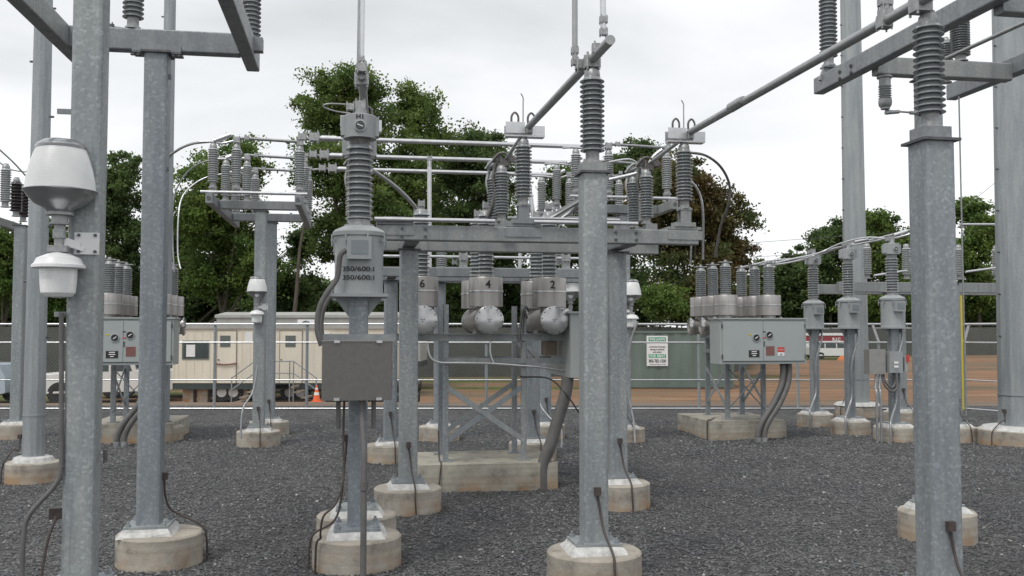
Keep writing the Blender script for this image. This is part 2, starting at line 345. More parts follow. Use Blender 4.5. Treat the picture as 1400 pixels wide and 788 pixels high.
def dirt_mat():
    m, nt, b = nodes('red_dirt'); v = world_coord(nt)
    n = N(nt, 'ShaderNodeTexNoise', i_Scale=.22, i_Detail=9, i_Roughness=.68); v0 = world_coord(nt, (.45, 1, 1)); nt.links.new(v0, n.inputs['Vector'])
    c = ramp(nt, [(.3, (.10, .095, .06)), (.42, (.17, .125, .085)), (.53, (.235, .135, .08)), (.62, (.25, .165, .11)), (.75, (.25, .21, .165))], n.outputs[0]).outputs[0]
    sp = N(nt, 'ShaderNodeSeparateXYZ'); nt.links.new(v, sp.inputs[0])
    # stony apron just outside the fence
    mr = N(nt, 'ShaderNodeMapRange', i_1=23.0, i_2=31.0, i_3=1.0, i_4=0.0); nt.links.new(sp.outputs[1], mr.inputs[0])
    n2 = N(nt, 'ShaderNodeTexNoise', i_Scale=1.1, i_Detail=8, i_Roughness=.7); nt.links.new(v, n2.inputs['Vector'])
    ad = N(nt, 'ShaderNodeMath', operation='MULTIPLY'); nt.links.new(mr.outputs[0], ad.inputs[0])
    r2 = ramp(nt, [(.35, (.3, .3, .3)), (.6, (1, 1, 1))], n2.outputs[0]); nt.links.new(r2.outputs[0], ad.inputs[1])
    c = mixc(nt, c, (.17, .145, .12), ad.outputs[0])
    # grass, from 48 m on and in scattered patches
    n3 = N(nt, 'ShaderNodeTexNoise', i_Scale=.22, i_Detail=7, i_Roughness=.7); v3 = world_coord(nt, (.35, 1, 1)); nt.links.new(v3, n3.inputs['Vector'])
    m3 = N(nt, 'ShaderNodeMapRange', i_1=24.0, i_2=66.0, i_3=-.10, i_4=.24)
    xm = N(nt, 'ShaderNodeMath', operation='MAXIMUM', i_1=-4.0); nt.links.new(sp.outputs[0], xm.inputs[0]); xk = N(nt, 'ShaderNodeMath', operation='MULTIPLY_ADD', i_1=-1.15); nt.links.new(xm.outputs[0], xk.inputs[0]); nt.links.new(sp.outputs[1], xk.inputs[2]); nt.links.new(xk.outputs[0], m3.inputs[0])
    a3 = N(nt, 'ShaderNodeMath', operation='ADD'); nt.links.new(n3.outputs[0], a3.inputs[0]); nt.links.new(m3.outputs[0], a3.inputs[1])
    r3 = ramp(nt, [(.56, (0, 0, 0)), (.64, (1, 1, 1))], a3.outputs[0])
    n4 = N(nt, 'ShaderNodeTexNoise', i_Scale=3, i_Detail=6); nt.links.new(v, n4.inputs['Vector'])
    g = ramp(nt, [(.3, (.045, .07, .02)), (.7, (.11, .13, .045))], n4.outputs[0])
    c = mixc(nt, c, g.outputs[0], r3.outputs[0])
    vt = world_coord(nt, (.25, 2.2, 1)); nn = N(nt, 'ShaderNodeTexNoise', i_Scale=.9, i_Detail=8, i_Roughness=.72); nt.links.new(vt, nn.inputs['Vector']); rt = ramp(nt, [(.32, (.62, .62, .62)), (.5, (.98, .98, .98)), (.7, (1.28, 1.26, 1.22))], nn.outputs[0]); c = mixc(nt, c, rt.outputs[0], 1.0, 'MULTIPLY')
    nt.links.new(c, b.inputs['Base Color']); b.inputs['Roughness'].default_value = .95; b.inputs['Specular IOR Level'].default_value = .1
    bp = N(nt, 'ShaderNodeBump', i_Strength=.6, i_Distance=.06); nt.links.new(n2.outputs[0], bp.inputs['Height']); nt.links.new(bp.outputs[0], b.inputs['Normal'])
    return m
M['dirt'] = dirt_mat()
def chain_mat():
    m, nt, b = nodes('chain_link_wire'); v = coord(nt)
    b.inputs['Base Color'].default_value = (.3, .31, .32, 1); b.inputs['Metallic'].default_value = .5; b.inputs['Roughness'].default_value = .5
    sp = N(nt, 'ShaderNodeSeparateXYZ'); nt.links.new(v, sp.inputs[0])
    outs = []
    for sgn in ('ADD', 'SUBTRACT'):
        a = N(nt, 'ShaderNodeMath', operation=sgn); nt.links.new(sp.outputs[0], a.inputs[0]); nt.links.new(sp.outputs[2], a.inputs[1])
        k = N(nt, 'ShaderNodeMath', operation='MULTIPLY', i_1=1 / .075); nt.links.new(a.outputs[0], k.inputs[0])
        f = N(nt, 'ShaderNodeMath', operation='FRACT'); nt.links.new(k.outputs[0], f.inputs[0])
        l = N(nt, 'ShaderNodeMath', operation='LESS_THAN', i_1=.028); nt.links.new(f.outputs[0], l.inputs[0]); outs.append(l.outputs[0])
    mx = N(nt, 'ShaderNodeMath', operation='MAXIMUM'); nt.links.new(outs[0], mx.inputs[0]); nt.links.new(outs[1], mx.inputs[1])
    nt.links.new(mx.outputs[0], b.inputs['Alpha']); return m
M['chain'] = chain_mat()
# ================= ground =================
def ground_z(x, y):
    t = min(1, max(0, (y - 21.6) / 13.0)); t = t * t * (3 - 2 * t)
    k = min(1, max(0, (-5 - x) / 9)); z = -(.82 + .30 * k * k * (3 - 2 * k)) * t
    t2 = min(1, max(0, (y - 40) / 35.0)); z += .28 * t2 * t2 * (3 - 2 * t2)
    return z
def sheet(name, xs, ys, m, dz=0.0, zf=ground_z):
    vs = [(x, y, zf(x, y) + dz) for y in ys for x in xs]; nx = len(xs)
    fs = [(j * nx + i, j * nx + i + 1, (j + 1) * nx + i + 1, (j + 1) * nx + i) for j in range(len(ys) - 1) for i in range(nx - 1)]
    return structure(add_mesh(name, MB().add(vs, fs, True), m))
xs = [-900, -400, -200, -120, -80] + list(range(-60, 61, 3)) + [80, 120, 200, 400, 900]
ys = [-40, -20, 0, 10, 18, 21] + [21.6 + .8 * i for i in range(18)] + list(range(38, 96, 4)) + [110, 140, 200, 300, 500, 900, 1600]
sheet('ground', xs, ys, M['dirt'], -.022)
def gz(x, y):
    e = 1 if abs(x) < 22 and 2 < y < 20.5 else 0
    return e * (.013 * math.sin(x * 1.7 + .6 * y) * math.sin(y * 1.3 - .4 * x) + .008 * math.sin(x * 4.1 + 1.3) * math.sin(y * 3.7))
g = sheet('gravel_yard', [-40, -30] + [-22 + .25 * i for i in range(177)] + [30, 40], [-25, 0, 1.8] + [2 + .25 * i for i in range(75)] + [21, 21.45], M['gravel'], .012, gz)

# loose stones: countless, so one object
def stones():
    n = 150000
    # denser close by
    y = 3.6 + 14.5 * rng.random(n) ** 1.5; x = (rng.random(n) - .5) * 2 * (y * .62 + .6)
    s = (.006 + .0075 * rng.random(n) ** 2) * (1 + .055 * np.maximum(0, y - 7))
    base = np.array([(1, 0, -.2), (-.9, .3, -.3), (0, 1, -.1), (.1, -1, -.25), (.2, .1, .75), (-.5, -.5, .5)], float)
    fc = np.array([(4, 0, 2), (4, 2, 1), (4, 1, 5), (5, 1, 3), (4, 5, 3), (4, 3, 0)])
    V = np.repeat(base[None], n, 0) + (rng.random((n, 6, 3)) - .5) * .75
    V *= s[:, None, None] * (np.array([1.25, 1, .8]) + (rng.random((n, 1, 3)) - .5) * .5)
    a = rng.random(n) * 6.283; ca, sa = np.cos(a), np.sin(a)
    X = V[:, :, 0] * ca[:, None] - V[:, :, 1] * sa[:, None]; Y = V[:, :, 0] * sa[:, None] + V[:, :, 1] * ca[:, None]
    tl = (rng.random(n) - .5) * .9; Z = V[:, :, 2] + X * np.sin(tl)[:, None] * .6
    P = np.stack([X + x[:, None], Y + y[:, None], Z + s[:, None] * .35 + .014 + (.013 * np.sin(x * 1.7 + .6 * y) * np.sin(y * 1.3 - .4 * x) + .008 * np.sin(x * 4.1 + 1.3) * np.sin(y * 3.7))[:, None]], -1).reshape(-1, 3)
    Fc = (fc[None] + (np.arange(n) * 6)[:, None, None]).reshape(-1, 3)
    me = bpy.data.meshes.new('loose_stones'); me.vertices.add(len(P)); me.vertices.foreach_set('co', P.ravel())
    me.loops.add(len(Fc) * 3); me.loops.foreach_set('vertex_index', Fc.ravel().astype(np.int32))
    me.polygons.add(len(Fc)); me.polygons.foreach_set('loop_start', np.arange(0, len(Fc) * 3, 3, dtype=np.int32))
    at = me.attributes.new('tone', 'FLOAT', 'POINT'); at.data.foreach_set('value', np.repeat(rng.random(n), 6).astype(np.float32))
    me.materials.append(M['stone']); me.update(calc_edges=True); me.validate()
    o = bpy.data.objects.new('loose_stones', me); COL.objects.link(o); o['kind'] = 'stuff'
    o['label'] = 'dark grey crushed stone covering the yard'
stones()

# ================= templates =================
def shed_profile(z0, z1, n, Rr, core):
    p = (z1 - z0) / n; out = [(core, z0)]
    for i in range(n):
        b = z0 + i * p
        out += [(core * .97, b + .20 * p), (Rr * .90, b + .17 * p)] + [(Rr - .075 * p + .075 * p * math.cos(q_), b + .25 * p + .085 * p * math.sin(q_)) for q_ in (-1.5, -.9, -.3, .3, .9, 1.4)] + [(core + (Rr - core) * .45, b + .53 * p), (core * 1.02, b + .88 * p)]
    out.append((core, z1)); return out
def insulator(label, mat_='porcelain', n=15, H=.66, Rr=.083, group=None, seg=28, core=.70):
    t = thing('post_insulator', label, 'insulator', local=True, group=group)
    b = MB().lathe([(.062, 0), (.062, .014), (.046, .02), (.046, .075), (.052, .085)], seg=seg); part('base_cap', b, M['cast'], t)
    s = MB().lathe(shed_profile(.08, H - .075, n, Rr, Rr * core), seg=seg, caps=False); part('porcelain_body', s, M[mat_], t)
    c = MB().lathe([(.050, H - .082), (.054, H - .06), (.050, H - .03), (.036, H - .012), (.036, H)], seg=seg); part('top_cap', c, M['cast'], t)
    return t

def footing_parts(t, q, r=.31, h=.23, s=.17, oct_=False, wire=1, pw=.30, off=0.0):
    x, y = q[0], q[1]
    f = MB().lathe([(r, -.25), (r, h - .012), (r - .012, h)], (x + off, y, 0), seg=8 if oct_ else 40, smooth=not oct_, rot=math.pi / 8); part('footing', f, M['concrete'], t)
    k = pw / 2
    g = MB(); n = 4
    ring = lambda a, z, j: [(x + sx * a + random.uniform(-j, j), y + sy * a + random.uniform(-j, j), z + random.uniform(-.004, .004)) for sx, sy in ((-1, -1), (0, -1.02), (1, -1), (1.02, 0), (1, 1), (0, 1), (-1, 1), (-1, 0))]
    vs = ring(k * 1.28, h - .005, .012) + ring(k * 1.1, h + .03, .01) + ring(k, h + .048, .003)
    fs = [(a * 8 + i, a * 8 + (i + 1) % 8, (a + 1) * 8 + (i + 1) % 8, (a + 1) * 8 + i) for a in range(2) for i in range(8)] + [tuple(range(16, 24))]
    g.add(vs, fs); part('grout_bed', g, M['grout'], t)
    p = MB().box(x - k, x + k, y - k, y + k, h + .046, h + .064, .003); part('base_plate', p, M['galv'], t)
    for sx in (-1, 1):
        for sy in (-1, 1):
            bx, by = x + sx * (k - .03), y + sy * (k - .03)
            b = MB().cyl((bx, by, h + .06), (bx, by, h + .10), .009, seg=8).lathe([(.019, 0), (.019, .018)], (bx, by, h + .064), seg=6, smooth=False); part('anchor_bolt', b, M['galv_pole'], t)
    return h + .06
def ground_wire(t, q, s, side=(1, 0), zt=.62, r=.31, h=.23):
    x, y = q[0], q[1]; dx, dy = side
    px, py = -dy, dx
    P = [(x + dx * (s / 2 + .012) , y + dy * (s / 2 + .012), zt), (x + dx * (s / 2 + .02) + px * .02, y + dy * (s / 2 + .02) + py * .02, zt - .15),
         (x + dx * (s / 2 + .07) + px * .03, y + dy * (s / 2 + .07) + py * .03, h + .14), (x + dx * (r * .93) + px * .05, y + dy * (r * .93) + py * .05, h + .03),
         (x + dx * (r + .014) + px * .05, y + dy * (r + .014) + py * .05, h - .06), (x + dx * (r + .02) + px * .06, y + dy * (r + .02) + py * .06, -.03)]
    w = MB().tube(P, .008, 6); w.box(x + dx * (s / 2 + .015) - .02, x + dx * (s / 2 + .015) + .02, y + dy * (s / 2 + .015) - .02, y + dy * (s / 2 + .015) + .02, zt - .02, zt + .03)
    part('ground_wire', w, M['wire'], t)
def shaft(t, q, s, z0, z1, cap=True, name='shaft', m='galv'):
    b = MB().bar((q[0], q[1], z0), (q[0], q[1], z1), s, s, .022, up=(0, 1, 0)); part(name, b, M[m], t)
    if cap:
        c = MB().box(q[0] - s * .62, q[0] + s * .62, q[1] - s * .62, q[1] + s * .62, z1 + .001, z1 + .016, .002); part('cap_plate', c, M['dark_steel'], t)
def column(label, q, z1, s=.17, name='steel_column', cat='column', wire=((0, -1),), r=.31, h=.23, group='steel columns on round concrete footings', cap=True, oct_=False):
    t = thing(name, label, cat, (q[0], q[1], 0), group)
    z0 = footing_parts(t, q, r, h, s, oct_)
    shaft(t, q, s, z0, z1, cap)
    for w in wire: ground_wire(t, q, s, w, r=r, h=h)
    return t
def beam(t, p, q, w=.10, h=.14, name='beam', bolts=()):
    b = MB().bar(p, q, w, h, .010); part(name, b, M['galv_beam'], t)
def bolts(t, pts, ax=(0, -1, 0), r=.014):
    for p in pts: part('bolt', MB().lathe([(r, 0), (r, .012)], p, ax, 6, False), M['dark_steel'], t)
def clamp(mb, p, s=.05, j=1):
    """a lumpy cast bus clamp around point p"""
    p = Vector(p)
    mb.box(p.x - s, p.x + s, p.y - s * .9, p.y + s * .9, p.z - s * .75, p.z + s * .75, s * .25)
    for sx in (-1, 1):
        for sy in (-1, 1):
            mb.cyl((p.x + sx * s * .75, p.y + sy * s * .7, p.z - s * 1.1), (p.x + sx * s * .75, p.y + sy * s * .7, p.z + s * 1.15), s * .16, seg=6)
    return mb

# ================= separate columns carrying tubes =================
qC0 = Qxy(811, 6.3); qR0 = Qxy(1278, 5.2)
zT = 2.70
c0 = column('near square galvanized column right of the picture centre, insulator and sloping tube on its top', qC0, zT, .165)
r0 = column('nearest square column at the right, cut by the bottom edge, tall insulator on its top', qR0, zT - .01, .18, r=.33)
for tt, q in ((c0, qC0), (r0, qR0)):
    b = MB().box(q[0] - .085, q[0] + .085, q[1] - .07, q[1] + .07, zT + .008, zT + .075, .006); part('top_pedestal', b, M['galv_beam'], tt)
G_SW = 'post insulators of the near switches and tube supports'
I0 = insulator('grey ribbed insulator on the near centre column under the tube end')
I0['group'] = G_SW
ZB = zT + .075
put(I0, (qC0[0], qC0[1], ZB), 'grey ribbed insulator on the near centre column, holding the cut end of the sloping tube', G_SW, scale=(1, 1, .99))
put(I0, (qR0[0], qR0[1], ZB - .0), 'large grey ribbed insulator on the nearest right column', G_SW)
ZT = ZB + .66 + .035   # tube axis height

# ================= near switch frame =================
qC1 = Qxy(558.5, 8.85); qC2 = Qxy(843, 9.15)
zc = 2.41
fr = thing('switch_support_frame', 'large near frame of two columns with long twin beams across the centre', 'steel frame', (qC1[0], qC1[1], 0))
for q in (qC1, qC2):
    z0 = footing_parts(fr, q); shaft(fr, q, .17, z0, zc, name='column')
ground_wire(fr, qC1, .17, (0, -1)); ground_wire(fr, qC2, .17, (0, -1))
bF = Q(560, 320, 8.32)[1]; bB = Q(560, 338, 9.4)[1]
aL = Q(524, 320, 8.3)[0]; aR = Q(955, 320, 8.7)[0]; aRb = Q(903, 338, 9.7)[0]
zb0, zb1 = 2.455, 2.59
beam(fr, (aL, bF, 2.5225), (aR, bF, 2.5225), .1, .135, 'front_beam')
beam(fr, (aL - .05, bB, 2.5225), (aRb, bB, 2.5225), .1, .135, 'rear_beam')
for q in (qC1, qC2):
    beam(fr, (q[0], bF + .052, 2.49), (q[0], bB - .052, 2.49), .13, .09, 'cross_member')
bolts(fr, [(Q(px, py, 8.3)[0], bF - .05, z) for px, py in ((551, 0), (583, 0), (852, 0), (882, 0)) for z in (2.49, 2.555)])
for a in (Q(717, 320, 8.4)[0], Q(936, 320, 8.7)[0], aL + .1):
    b = MB().box(a - .16, a + .16, bF - .045, bF + .2, 2.593, 2.62, .004).box(a - .10, a + .10, bF - .06, bF + .06, 2.621, 2.66, .003).box(a - .165, a + .165, bF - .058, bF - .052, 2.50, 2.58); part('switch_base_channel', b, M['galv_beam'], fr)
# third inner bearer that carries the rear switch posts
bI = bB + .33
# ---- three switch phases ----
def jaw(a, b, z, seed):
    random.seed(seed); t = MB()
    clamp(t, (a, b, z + .03), .05); clamp(t, (a - .07, b + .02, z + .07), .036); clamp(t, (a + .08, b - .01, z + .06), .032)
    t.tube([(a - .13, b, z + .03), (a - .05, b - .03, z + .12), (a + .06, b - .02, z + .10), (a + .14, b, z + .05)], .013, 6)
    t.tube([(a - .08, b + .04, z + .02), (a - .11, b + .03, z - .10), (a - .09, b + .02, z - .22)], .018, 6)
    return t
phase_a = [Q(717, 250, 8.42)[0], Q(936, 250, 8.72)[0], .03]
names = ['the middle of the long near beam', 'the right end of the long near beam', 'the left end of the long near beam']
for k, a in enumerate(phase_a):
    st = MB().box(a - .05, a + .05, bF - .045, bF - .035, 2.66, 2.79).box(a - .05, a + .05, bF + .035, bF + .045, 2.66, 2.79).box(a - .06, a + .06, bF - .05, bF + .05, 2.775, 2.79)
    single('switch_pivot_bracket', st, M['galv_beam'], 'clevis bracket under the front switch insulator at ' + names[k], 'bracket', (a, bF, 2.66), 'clevis brackets of the near switches')
    put(I0, (a, bF, 2.79), 'front grey insulator standing on a clevis at ' + names[k], G_SW, scale=(.97, .97, .93))
    put(I0, (a - .03, bB - .02, 2.77), 'second grey insulator behind the front one at ' + names[k], G_SW, scale=(.92, .92, .86))
    put(I0, (a - .06, bI, 2.77), 'rearmost grey insulator of the group at ' + names[k], G_SW, scale=(.88, .88, .84))
    br = MB().bar((a, bB - .1, 2.63), (a, bI + .1, 2.63), .12, .07, .006).box(a - .05, a + .07, bB - .08, bB + .04, 2.666, 2.769, .005).box(a - .06, a + .06, bI - .06, bI + .06, 2.666, 2.769, .005); single('switch_base_bar', br, M['galv_beam'], 'short steel bar carrying the rearmost insulator at ' + names[k], 'bearer', (a, bB, 2.56), 'short bearers of the near switches')
    # live parts of the switch
    sw = thing('switch_blade_assembly', 'contact box with thin horn above ' + names[k], 'switch', (a, bF, ZB), 'contact assemblies of the near switches')
    zt = 2.79 + .66 * .93
    bx = MB().box(a - .165, a + .01, bF - .05, bF - .04, zt + .03, zt + .13).box(a - .165, a + .19, bF + .04, bF + .05, zt + .01, zt + .11).box(a + .07, a + .19, bF - .05, bF - .04, zt + .01, zt + .10).box(a - .165, a + .19, bF - .05, bF + .05, zt, zt + .012)
    part('contact_channel', bx, M['alu'], sw)
    part('rotary_clamp', clamp(clamp(MB(), (a, bF, zt + .05), .045), (a + .05, bF - .03, zt + .06), .03), M['cast'], sw)
    for dx in (-.075, .075): part('spring_loop', MB().tube([(a + dx - .03, bF, zt + .12), (a + dx - .03, bF, zt + .19), (a + dx, bF, zt + .225), (a + dx + .03, bF, zt + .19), (a + dx + .03, bF, zt + .12)], .010, 6), M['cast_dark'], sw)
    part('arcing_horn', MB().tube([(a, bF, zt + .1), (a, bF, zt + .3), (a, bF, zt + .36), (a - .02, bF, zt + .4)], .006, 5), M['alu_dull'], sw)
    zj = 2.77 + .66 * .86
    part('jaw_contact', jaw(a + .0, bB, zj, k), M['cast_dark'], sw)
    part('rear_terminal', jaw(a - .02, bI, zj - .01, k + 9), M['cast'], sw)
    part('blade', MB().cyl((a + .02, bF + .05, zt + .06), (a + .02, bB, zj + .07), .019).cyl((a - .06, bB, zj + .05), (a - .1, bI + .1, zj + .04), .016), M['alu_dull'], sw)
# sloping-looking tubes: level aluminium bus tubes running in depth
for k, (a, b0, lab) in enumerate(((qC0[0], qC0[1] - .47, 'level aluminium bus tube with cut round end over the near centre column'),
                                  (qR0[0] - .045, qR0[1] - 1.6, 'level aluminium bus tube running to the nearest right column and out of view'),
                                  (.035, Qxy(490, 6.75)[1] - .12, 'level aluminium bus tube over the near current transformer at the left'))):
    tb = thing('bus_tube', lab, 'bus tube', (a, b0, ZT), 'bus tubes running away from the viewer')
    a1 = phase_a[k if k < 2 else 2]
    m = MB(); m.cyl((a, b0, ZT), (a1 + .05, bF - .02, ZT + .03), .031, seg=20)
    if k == 1: m.lathe([(.042, 0), (.042, .2), (.034, .26)], Vector((a1 + .05, bF - 1.0, ZT + .03)) , (0, -1, 0), 16)
    part('tube_body', m, M['alu_dull'], tb)
    q = (qC0, qR0, Vector((.03, Qxy(490, 6.75)[1], 0)))[k]
    cl_ = [((a, q[1], ZT - .01), .052), ((a, q[1] - .16, ZT + .035), .038)]
    if k == 0: cl_.append(((a - .05, q[1] + .1, ZT), .04))
    if k == 1: cl_ += [((a, q[1] - .02, ZT + .06), .05), ((a - .02, q[1] + .33, ZT), .04)]
    for p_, s_ in cl_: part('tube_clamp', clamp(MB(), p_, s_), M['cast'], tb)
    pass
def riser(lab, p, q, r, m='alu'):
    t = thing('vertical_bus_tube', lab, 'bus tube', p, 'tubes rising from the near level tubes')
    part('tube_body', MB().cyl(p, q, r, seg=14), M[m], t)
    p = Vector(p); cc = MB()
    for dz in (0.02, .10): clamp(cc, (p.x, p.y, p.z + dz), r * 1.25)
    part('end_clamp', cc, M['cast'], t)
riser('dull vertical tube left above the near centre column, rising out of the picture', (qC0[0] - .09, qC0[1] + .12, ZT + .0), (qC0[0] - .085, qC0[1] + .12, 5.6), .020, 'alu_dull')
riser('bright vertical tube right above the near centre column, rising out of the picture', (qC0[0] + .0, qC0[1] - .3, ZT + .08), (qC0[0] - .02, qC0[1] - .25, 5.6), .020)
riser('bright vertical tube rising from the near current transformer at the left', (.035, Qxy(490, 6.75)[1] - .04, ZT + .03), (.05, Qxy(490, 6.75)[1] - .0, 5.6), .0175)
riser('thin dull tube beside the bright one over the near current transformer', (.01, Qxy(490, 6.75)[1] + .12, ZT + .03), (.03, Qxy(490, 6.75)[1] + .12, 5.6), .011, 'alu_dull')
riser('vertical tube rising from the level tube left of the nearest right insulator', (qR0[0] - .045, qR0[1] + .35, ZT + .04), (qR0[0] - .045, qR0[1] + .35, 5.6), .030, 'alu_dull')

# operating rods on the near frame
rods = [('bright operating rod on the near beam, left of the middle insulators', (512, 299.5), (676, 304), 8.2, 8.4, .026),
        ('bright operating rod on the near beam, right of the middle insulator', (730, 303.5), (870, 306.5), 8.42, 8.62, .026),
        ('thin bright rod above the near beam, between the middle insulator and the centre column', (694, 298), (846, 301), 8.75, 8.95, .018)]
for lab, a_, b_, d0, d1, r in rods:
    p = Q(*a_, d0); q = Q(*b_, d1); q.z = p.z; q.y = p.y
    m = MB().cyl(p, q, r * .72, seg=12); single('operating_rod', m, M['alu'], lab, 'rod', tuple(p), 'operating rods of the near switches')

# ================= current transformers =================
def ct(label, q, z0=1.93, colw=.135, lettering=True, conduit=True, group='current transformers', two=0):
    x, y = q[0], q[1]
    t = thing('current_transformer', label, 'transformer', (x, y, 0), group)
    zb = footing_parts(t, q, s=colw, pw=.32)
    shaft(t, q, colw, zb, z0 - .03, cap=False, name='column')
    fl = MB().box(x - .2, x + .2, y - .2, y + .2, z0 - .03, z0 - .008, .004)
    for sx in (-1, 1):
        fl.add([(x + sx * .07, y - .01, z0 - .03), (x + sx * .17, y - .01, z0 - .03), (x + sx * .07, y - .01, z0 - .16), (x + sx * .07, y + .01, z0 - .03), (x + sx * .17, y + .01, z0 - .03), (x + sx * .07, y + .01, z0 - .16)], [(0, 1, 2), (3, 5, 4), (1, 4, 5, 2), (0, 2, 5, 3), (0, 3, 4, 1)])
    part('mounting_flange', fl, M['paint_grey'], t)
    tk = MB().lathe([(.175, z0 - .008), (.170, z0 + .03), (.172, z0 + .40), (.186, z0 + .405), (.188, z0 + .432), (.17, z0 + .45), (.11, z0 + .478)], (x, y, 0), seg=40); tank = part('tank', tk, M['paint_grey'], t)
    hk = MB()
    for an in range(8):
        an = an * math.pi / 4 + .3; ex, ey = math.cos(an), math.sin(an)
        hk.bar((x + ex * .17, y + ey * .17, z0 + .37), (x + ex * .205, y + ey * .205, z0 + .37), .02, .018); hk.cyl((x + ex * .198, y + ey * .198, z0 + .33), (x + ex * .198, y + ey * .198, z0 + .415), .007, seg=6)
    part('lid_clamps', hk, M['paint_grey'], t)
    pb = MB().box(x - .085, x + .085, y - .225, y - .16, z0 + .23, z0 + .385, .004); pbx = part('terminal_box', pb, M['paint_grey'], t)
    part('data_plate', MB().box(x - .055, x + .06, y - .229, y - .2255, z0 + .265, z0 + .36), M['paint_dark'], pbx)
    zi = z0 + .478
    part('bushing_collar', MB().lathe([(.105, zi - .004), (.105, zi + .012), (.08, zi + .018), (.078, zi + .05)], (x, y, 0), seg=32), M['cast'], t)
    part('bushing_porcelain', MB().lathe(shed_profile(zi + .045, zi + .045 + .54, 13, .10, .072), (x, y, 0), seg=32, caps=False), M['porcelain'], t)
    zh = zi + .585
    part('bushing_neck', MB().lathe([(.072, zh - .004), (.078, zh + .05)], (x, y, 0), seg=32), M['cast_dark'] if lettering else M['cast'], t)
    hd = MB().lathe([(.118, zh + .045), (.118, zh + .205), (.112, zh + .211), (.05, zh + .215), (.042, zh + .27)], (x, y, 0), seg=36).box(x - .135, x + .135, y - .05, y + .05, zh + .062, zh + .198, .006); head = part('oil_head', hd, M['paint_grey'], t)
    gg = MB().lathe([(.044, 0), (.044, .014), (.034, .016)], (x, y - .115, zh + .12), (0, -1, 0), 20); gau = part('level_gauge', gg, M['paint_grey'], t)
    part('gauge_glass', MB().lathe([(.034, 0), (.03, .004)], (x, y - .1295, zh + .12), (0, -1, 0), 18), M['glass'], gau)
    part('gauge_pointer', MB().bar((x - .02, y - .1345, zh + .128), (x + .02, y - .1345, zh + .112), .002, .006), M['txt_white'], gau)
    tm = clamp(clamp(MB(), (x, y, zh + .29), .04), (x - .07, y - .01, zh + .275), .03)
    part('line_terminal', tm, M['cast'], t)
    def wrap(tank, zz):
        m_ = text_mb('350/600:1', .034, (0, 0, 0), width=.235, bold=.018)
        m_.v = [(x + .1765 * math.sin(v[0] / .1765), y - .1765 * math.cos(v[0] / .1765), zz + v[2]) for v in m_.v]; part('ratio_text', m_, M['txt'], tank)
    if lettering:
        part('lettering', text_mb('H1', .036, (x, y - .1205, zh + .186), width=.05, bold=.035), M['txt'], head)
        wrap(tank, z0 + .165)
        wrap(tank, z0 + .105)
        part('ground_loop', MB().tube([(x - .1, y - .02, zh + .29), (x - .22, y - .04, zh + .285), (x - .26, y - .03, zh + .265), (x - .17, y - .03, zh + .235), (x - .07, y - .03, zh + .225)], .006, 6), M['alu_dull'], t)
    if conduit:
        part('flexible_conduit', MB().tube([(x - .09, y - .19, z0 + .29), (x - .13, y - .2, z0 + .25), (x - .15, y - .18, z0 + .1), (x - .22, y - .2, z0 - .01), (x - .27, y - .2, z0 - .12), (x - .28, y - .2, z0 - .26), (x - .25, y - .2, z0 - .37)], .019, 8), M['conduit'], t)
    else:
        part('flexible_conduit', MB().tube([(x + .12, y - .02, z0 - .02), (x + .1 , y - .09, z0 - .2), (x + .0, y - .11, z0 - .5), (x - .03, y - .11, 1.0), (x - .03, y - .11, .62), (x - .15, y - .2, .42), (x - .26, y - .32, .28), (x - .26, y - .33, -.02)], .017, 8), M['conduit_steel'], t)
    return t, zh
qE = Qxy(490, 6.78)
ct0, zh0 = ct('large near current transformer marked H1 and 350/600:1 above the brown box', qE)
qE2 = Vector((qE[0] + .0, qE[1] + .78, 0))
ct('current transformer hidden right behind the near one, its footing showing', qE2, lettering=False, conduit=True)
for wy in (0,):
    ground_wire(ct0, qE, .135, (-1, 0), .9)
for px, d, lab in ((1113, 16.8, 'farthest of the three small current transformers at the right, next to the breaker cabinet'), (1161, 15.5, 'middle one of the three small current transformers, in front of the tall pole'), (1221, 14.55, 'nearest of the three small current transformers, grey boxes on its column')):
    q = Qxy(px, d); ct(lab, q, z0=1.74, lettering=False, conduit=False)
# cabinet on the near CT column
x, y = qE[0], qE[1]
cb = thing('junction_box', 'dark brown grey square metal box on the near transformer column', 'junction box', (x, y - .2, 1.19))
p0 = Q(440, 548, 6.5); p1 = Q(537, 468, 6.5)
x0, x1 = p0[0], p1[0]; zb0_, zb1_ = 1.19, 1.59; yb = y - .31
body = part('box_body', MB().box(x0, x1, yb, yb + .2, zb0_, zb1_, .006), M['box_edge'], cb)
dr = part('box_door', MB().box(x0 + .002, x1 - .004, yb - .014, yb - .002, zb0_ + .004, zb1_ - .006, .004), M['box_brown'], cb)
part('rain_lip', MB().box(x0 - .003, x1 + .003, yb - .02, yb + .202, zb1_ + .001, zb1_ + .008), M['box_edge'], cb)
part('mounting_rail', MB().box(x0 + .0, x1 + .03, yb + .205, yb + .235, zb1_ - .02, zb1_ + .05), M['galv_beam'], cb)
for i, (lx, lz) in enumerate(((.1, zb1_ - .004), (x1 - x0 - .09, zb1_ - .004), (.1, zb0_ + .008), (x1 - x0 - .09, zb0_ + .008))):
    part('latch', MB().box(x0 + lx - .02, x0 + lx + .02, yb - .026, yb - .0145, lz - .006, lz + .012, .003), M['alu'], dr)
for lz in (.1, .22, .33): part('hinge', MB().cyl((x1 + .004, yb - .008, zb0_ + lz), (x1 + .004, yb - .008, zb0_ + lz + .03), .006, seg=8), M['alu_dull'], dr)
for dx, ln in ((.11, .2), (.35, .2)):
    part('conduit_hub', MB().cyl((x0 + dx, yb + .1, zb0_ - ln), (x0 + dx, yb + .1, zb0_ - .001), .016, seg=10), M['conduit'], cb)
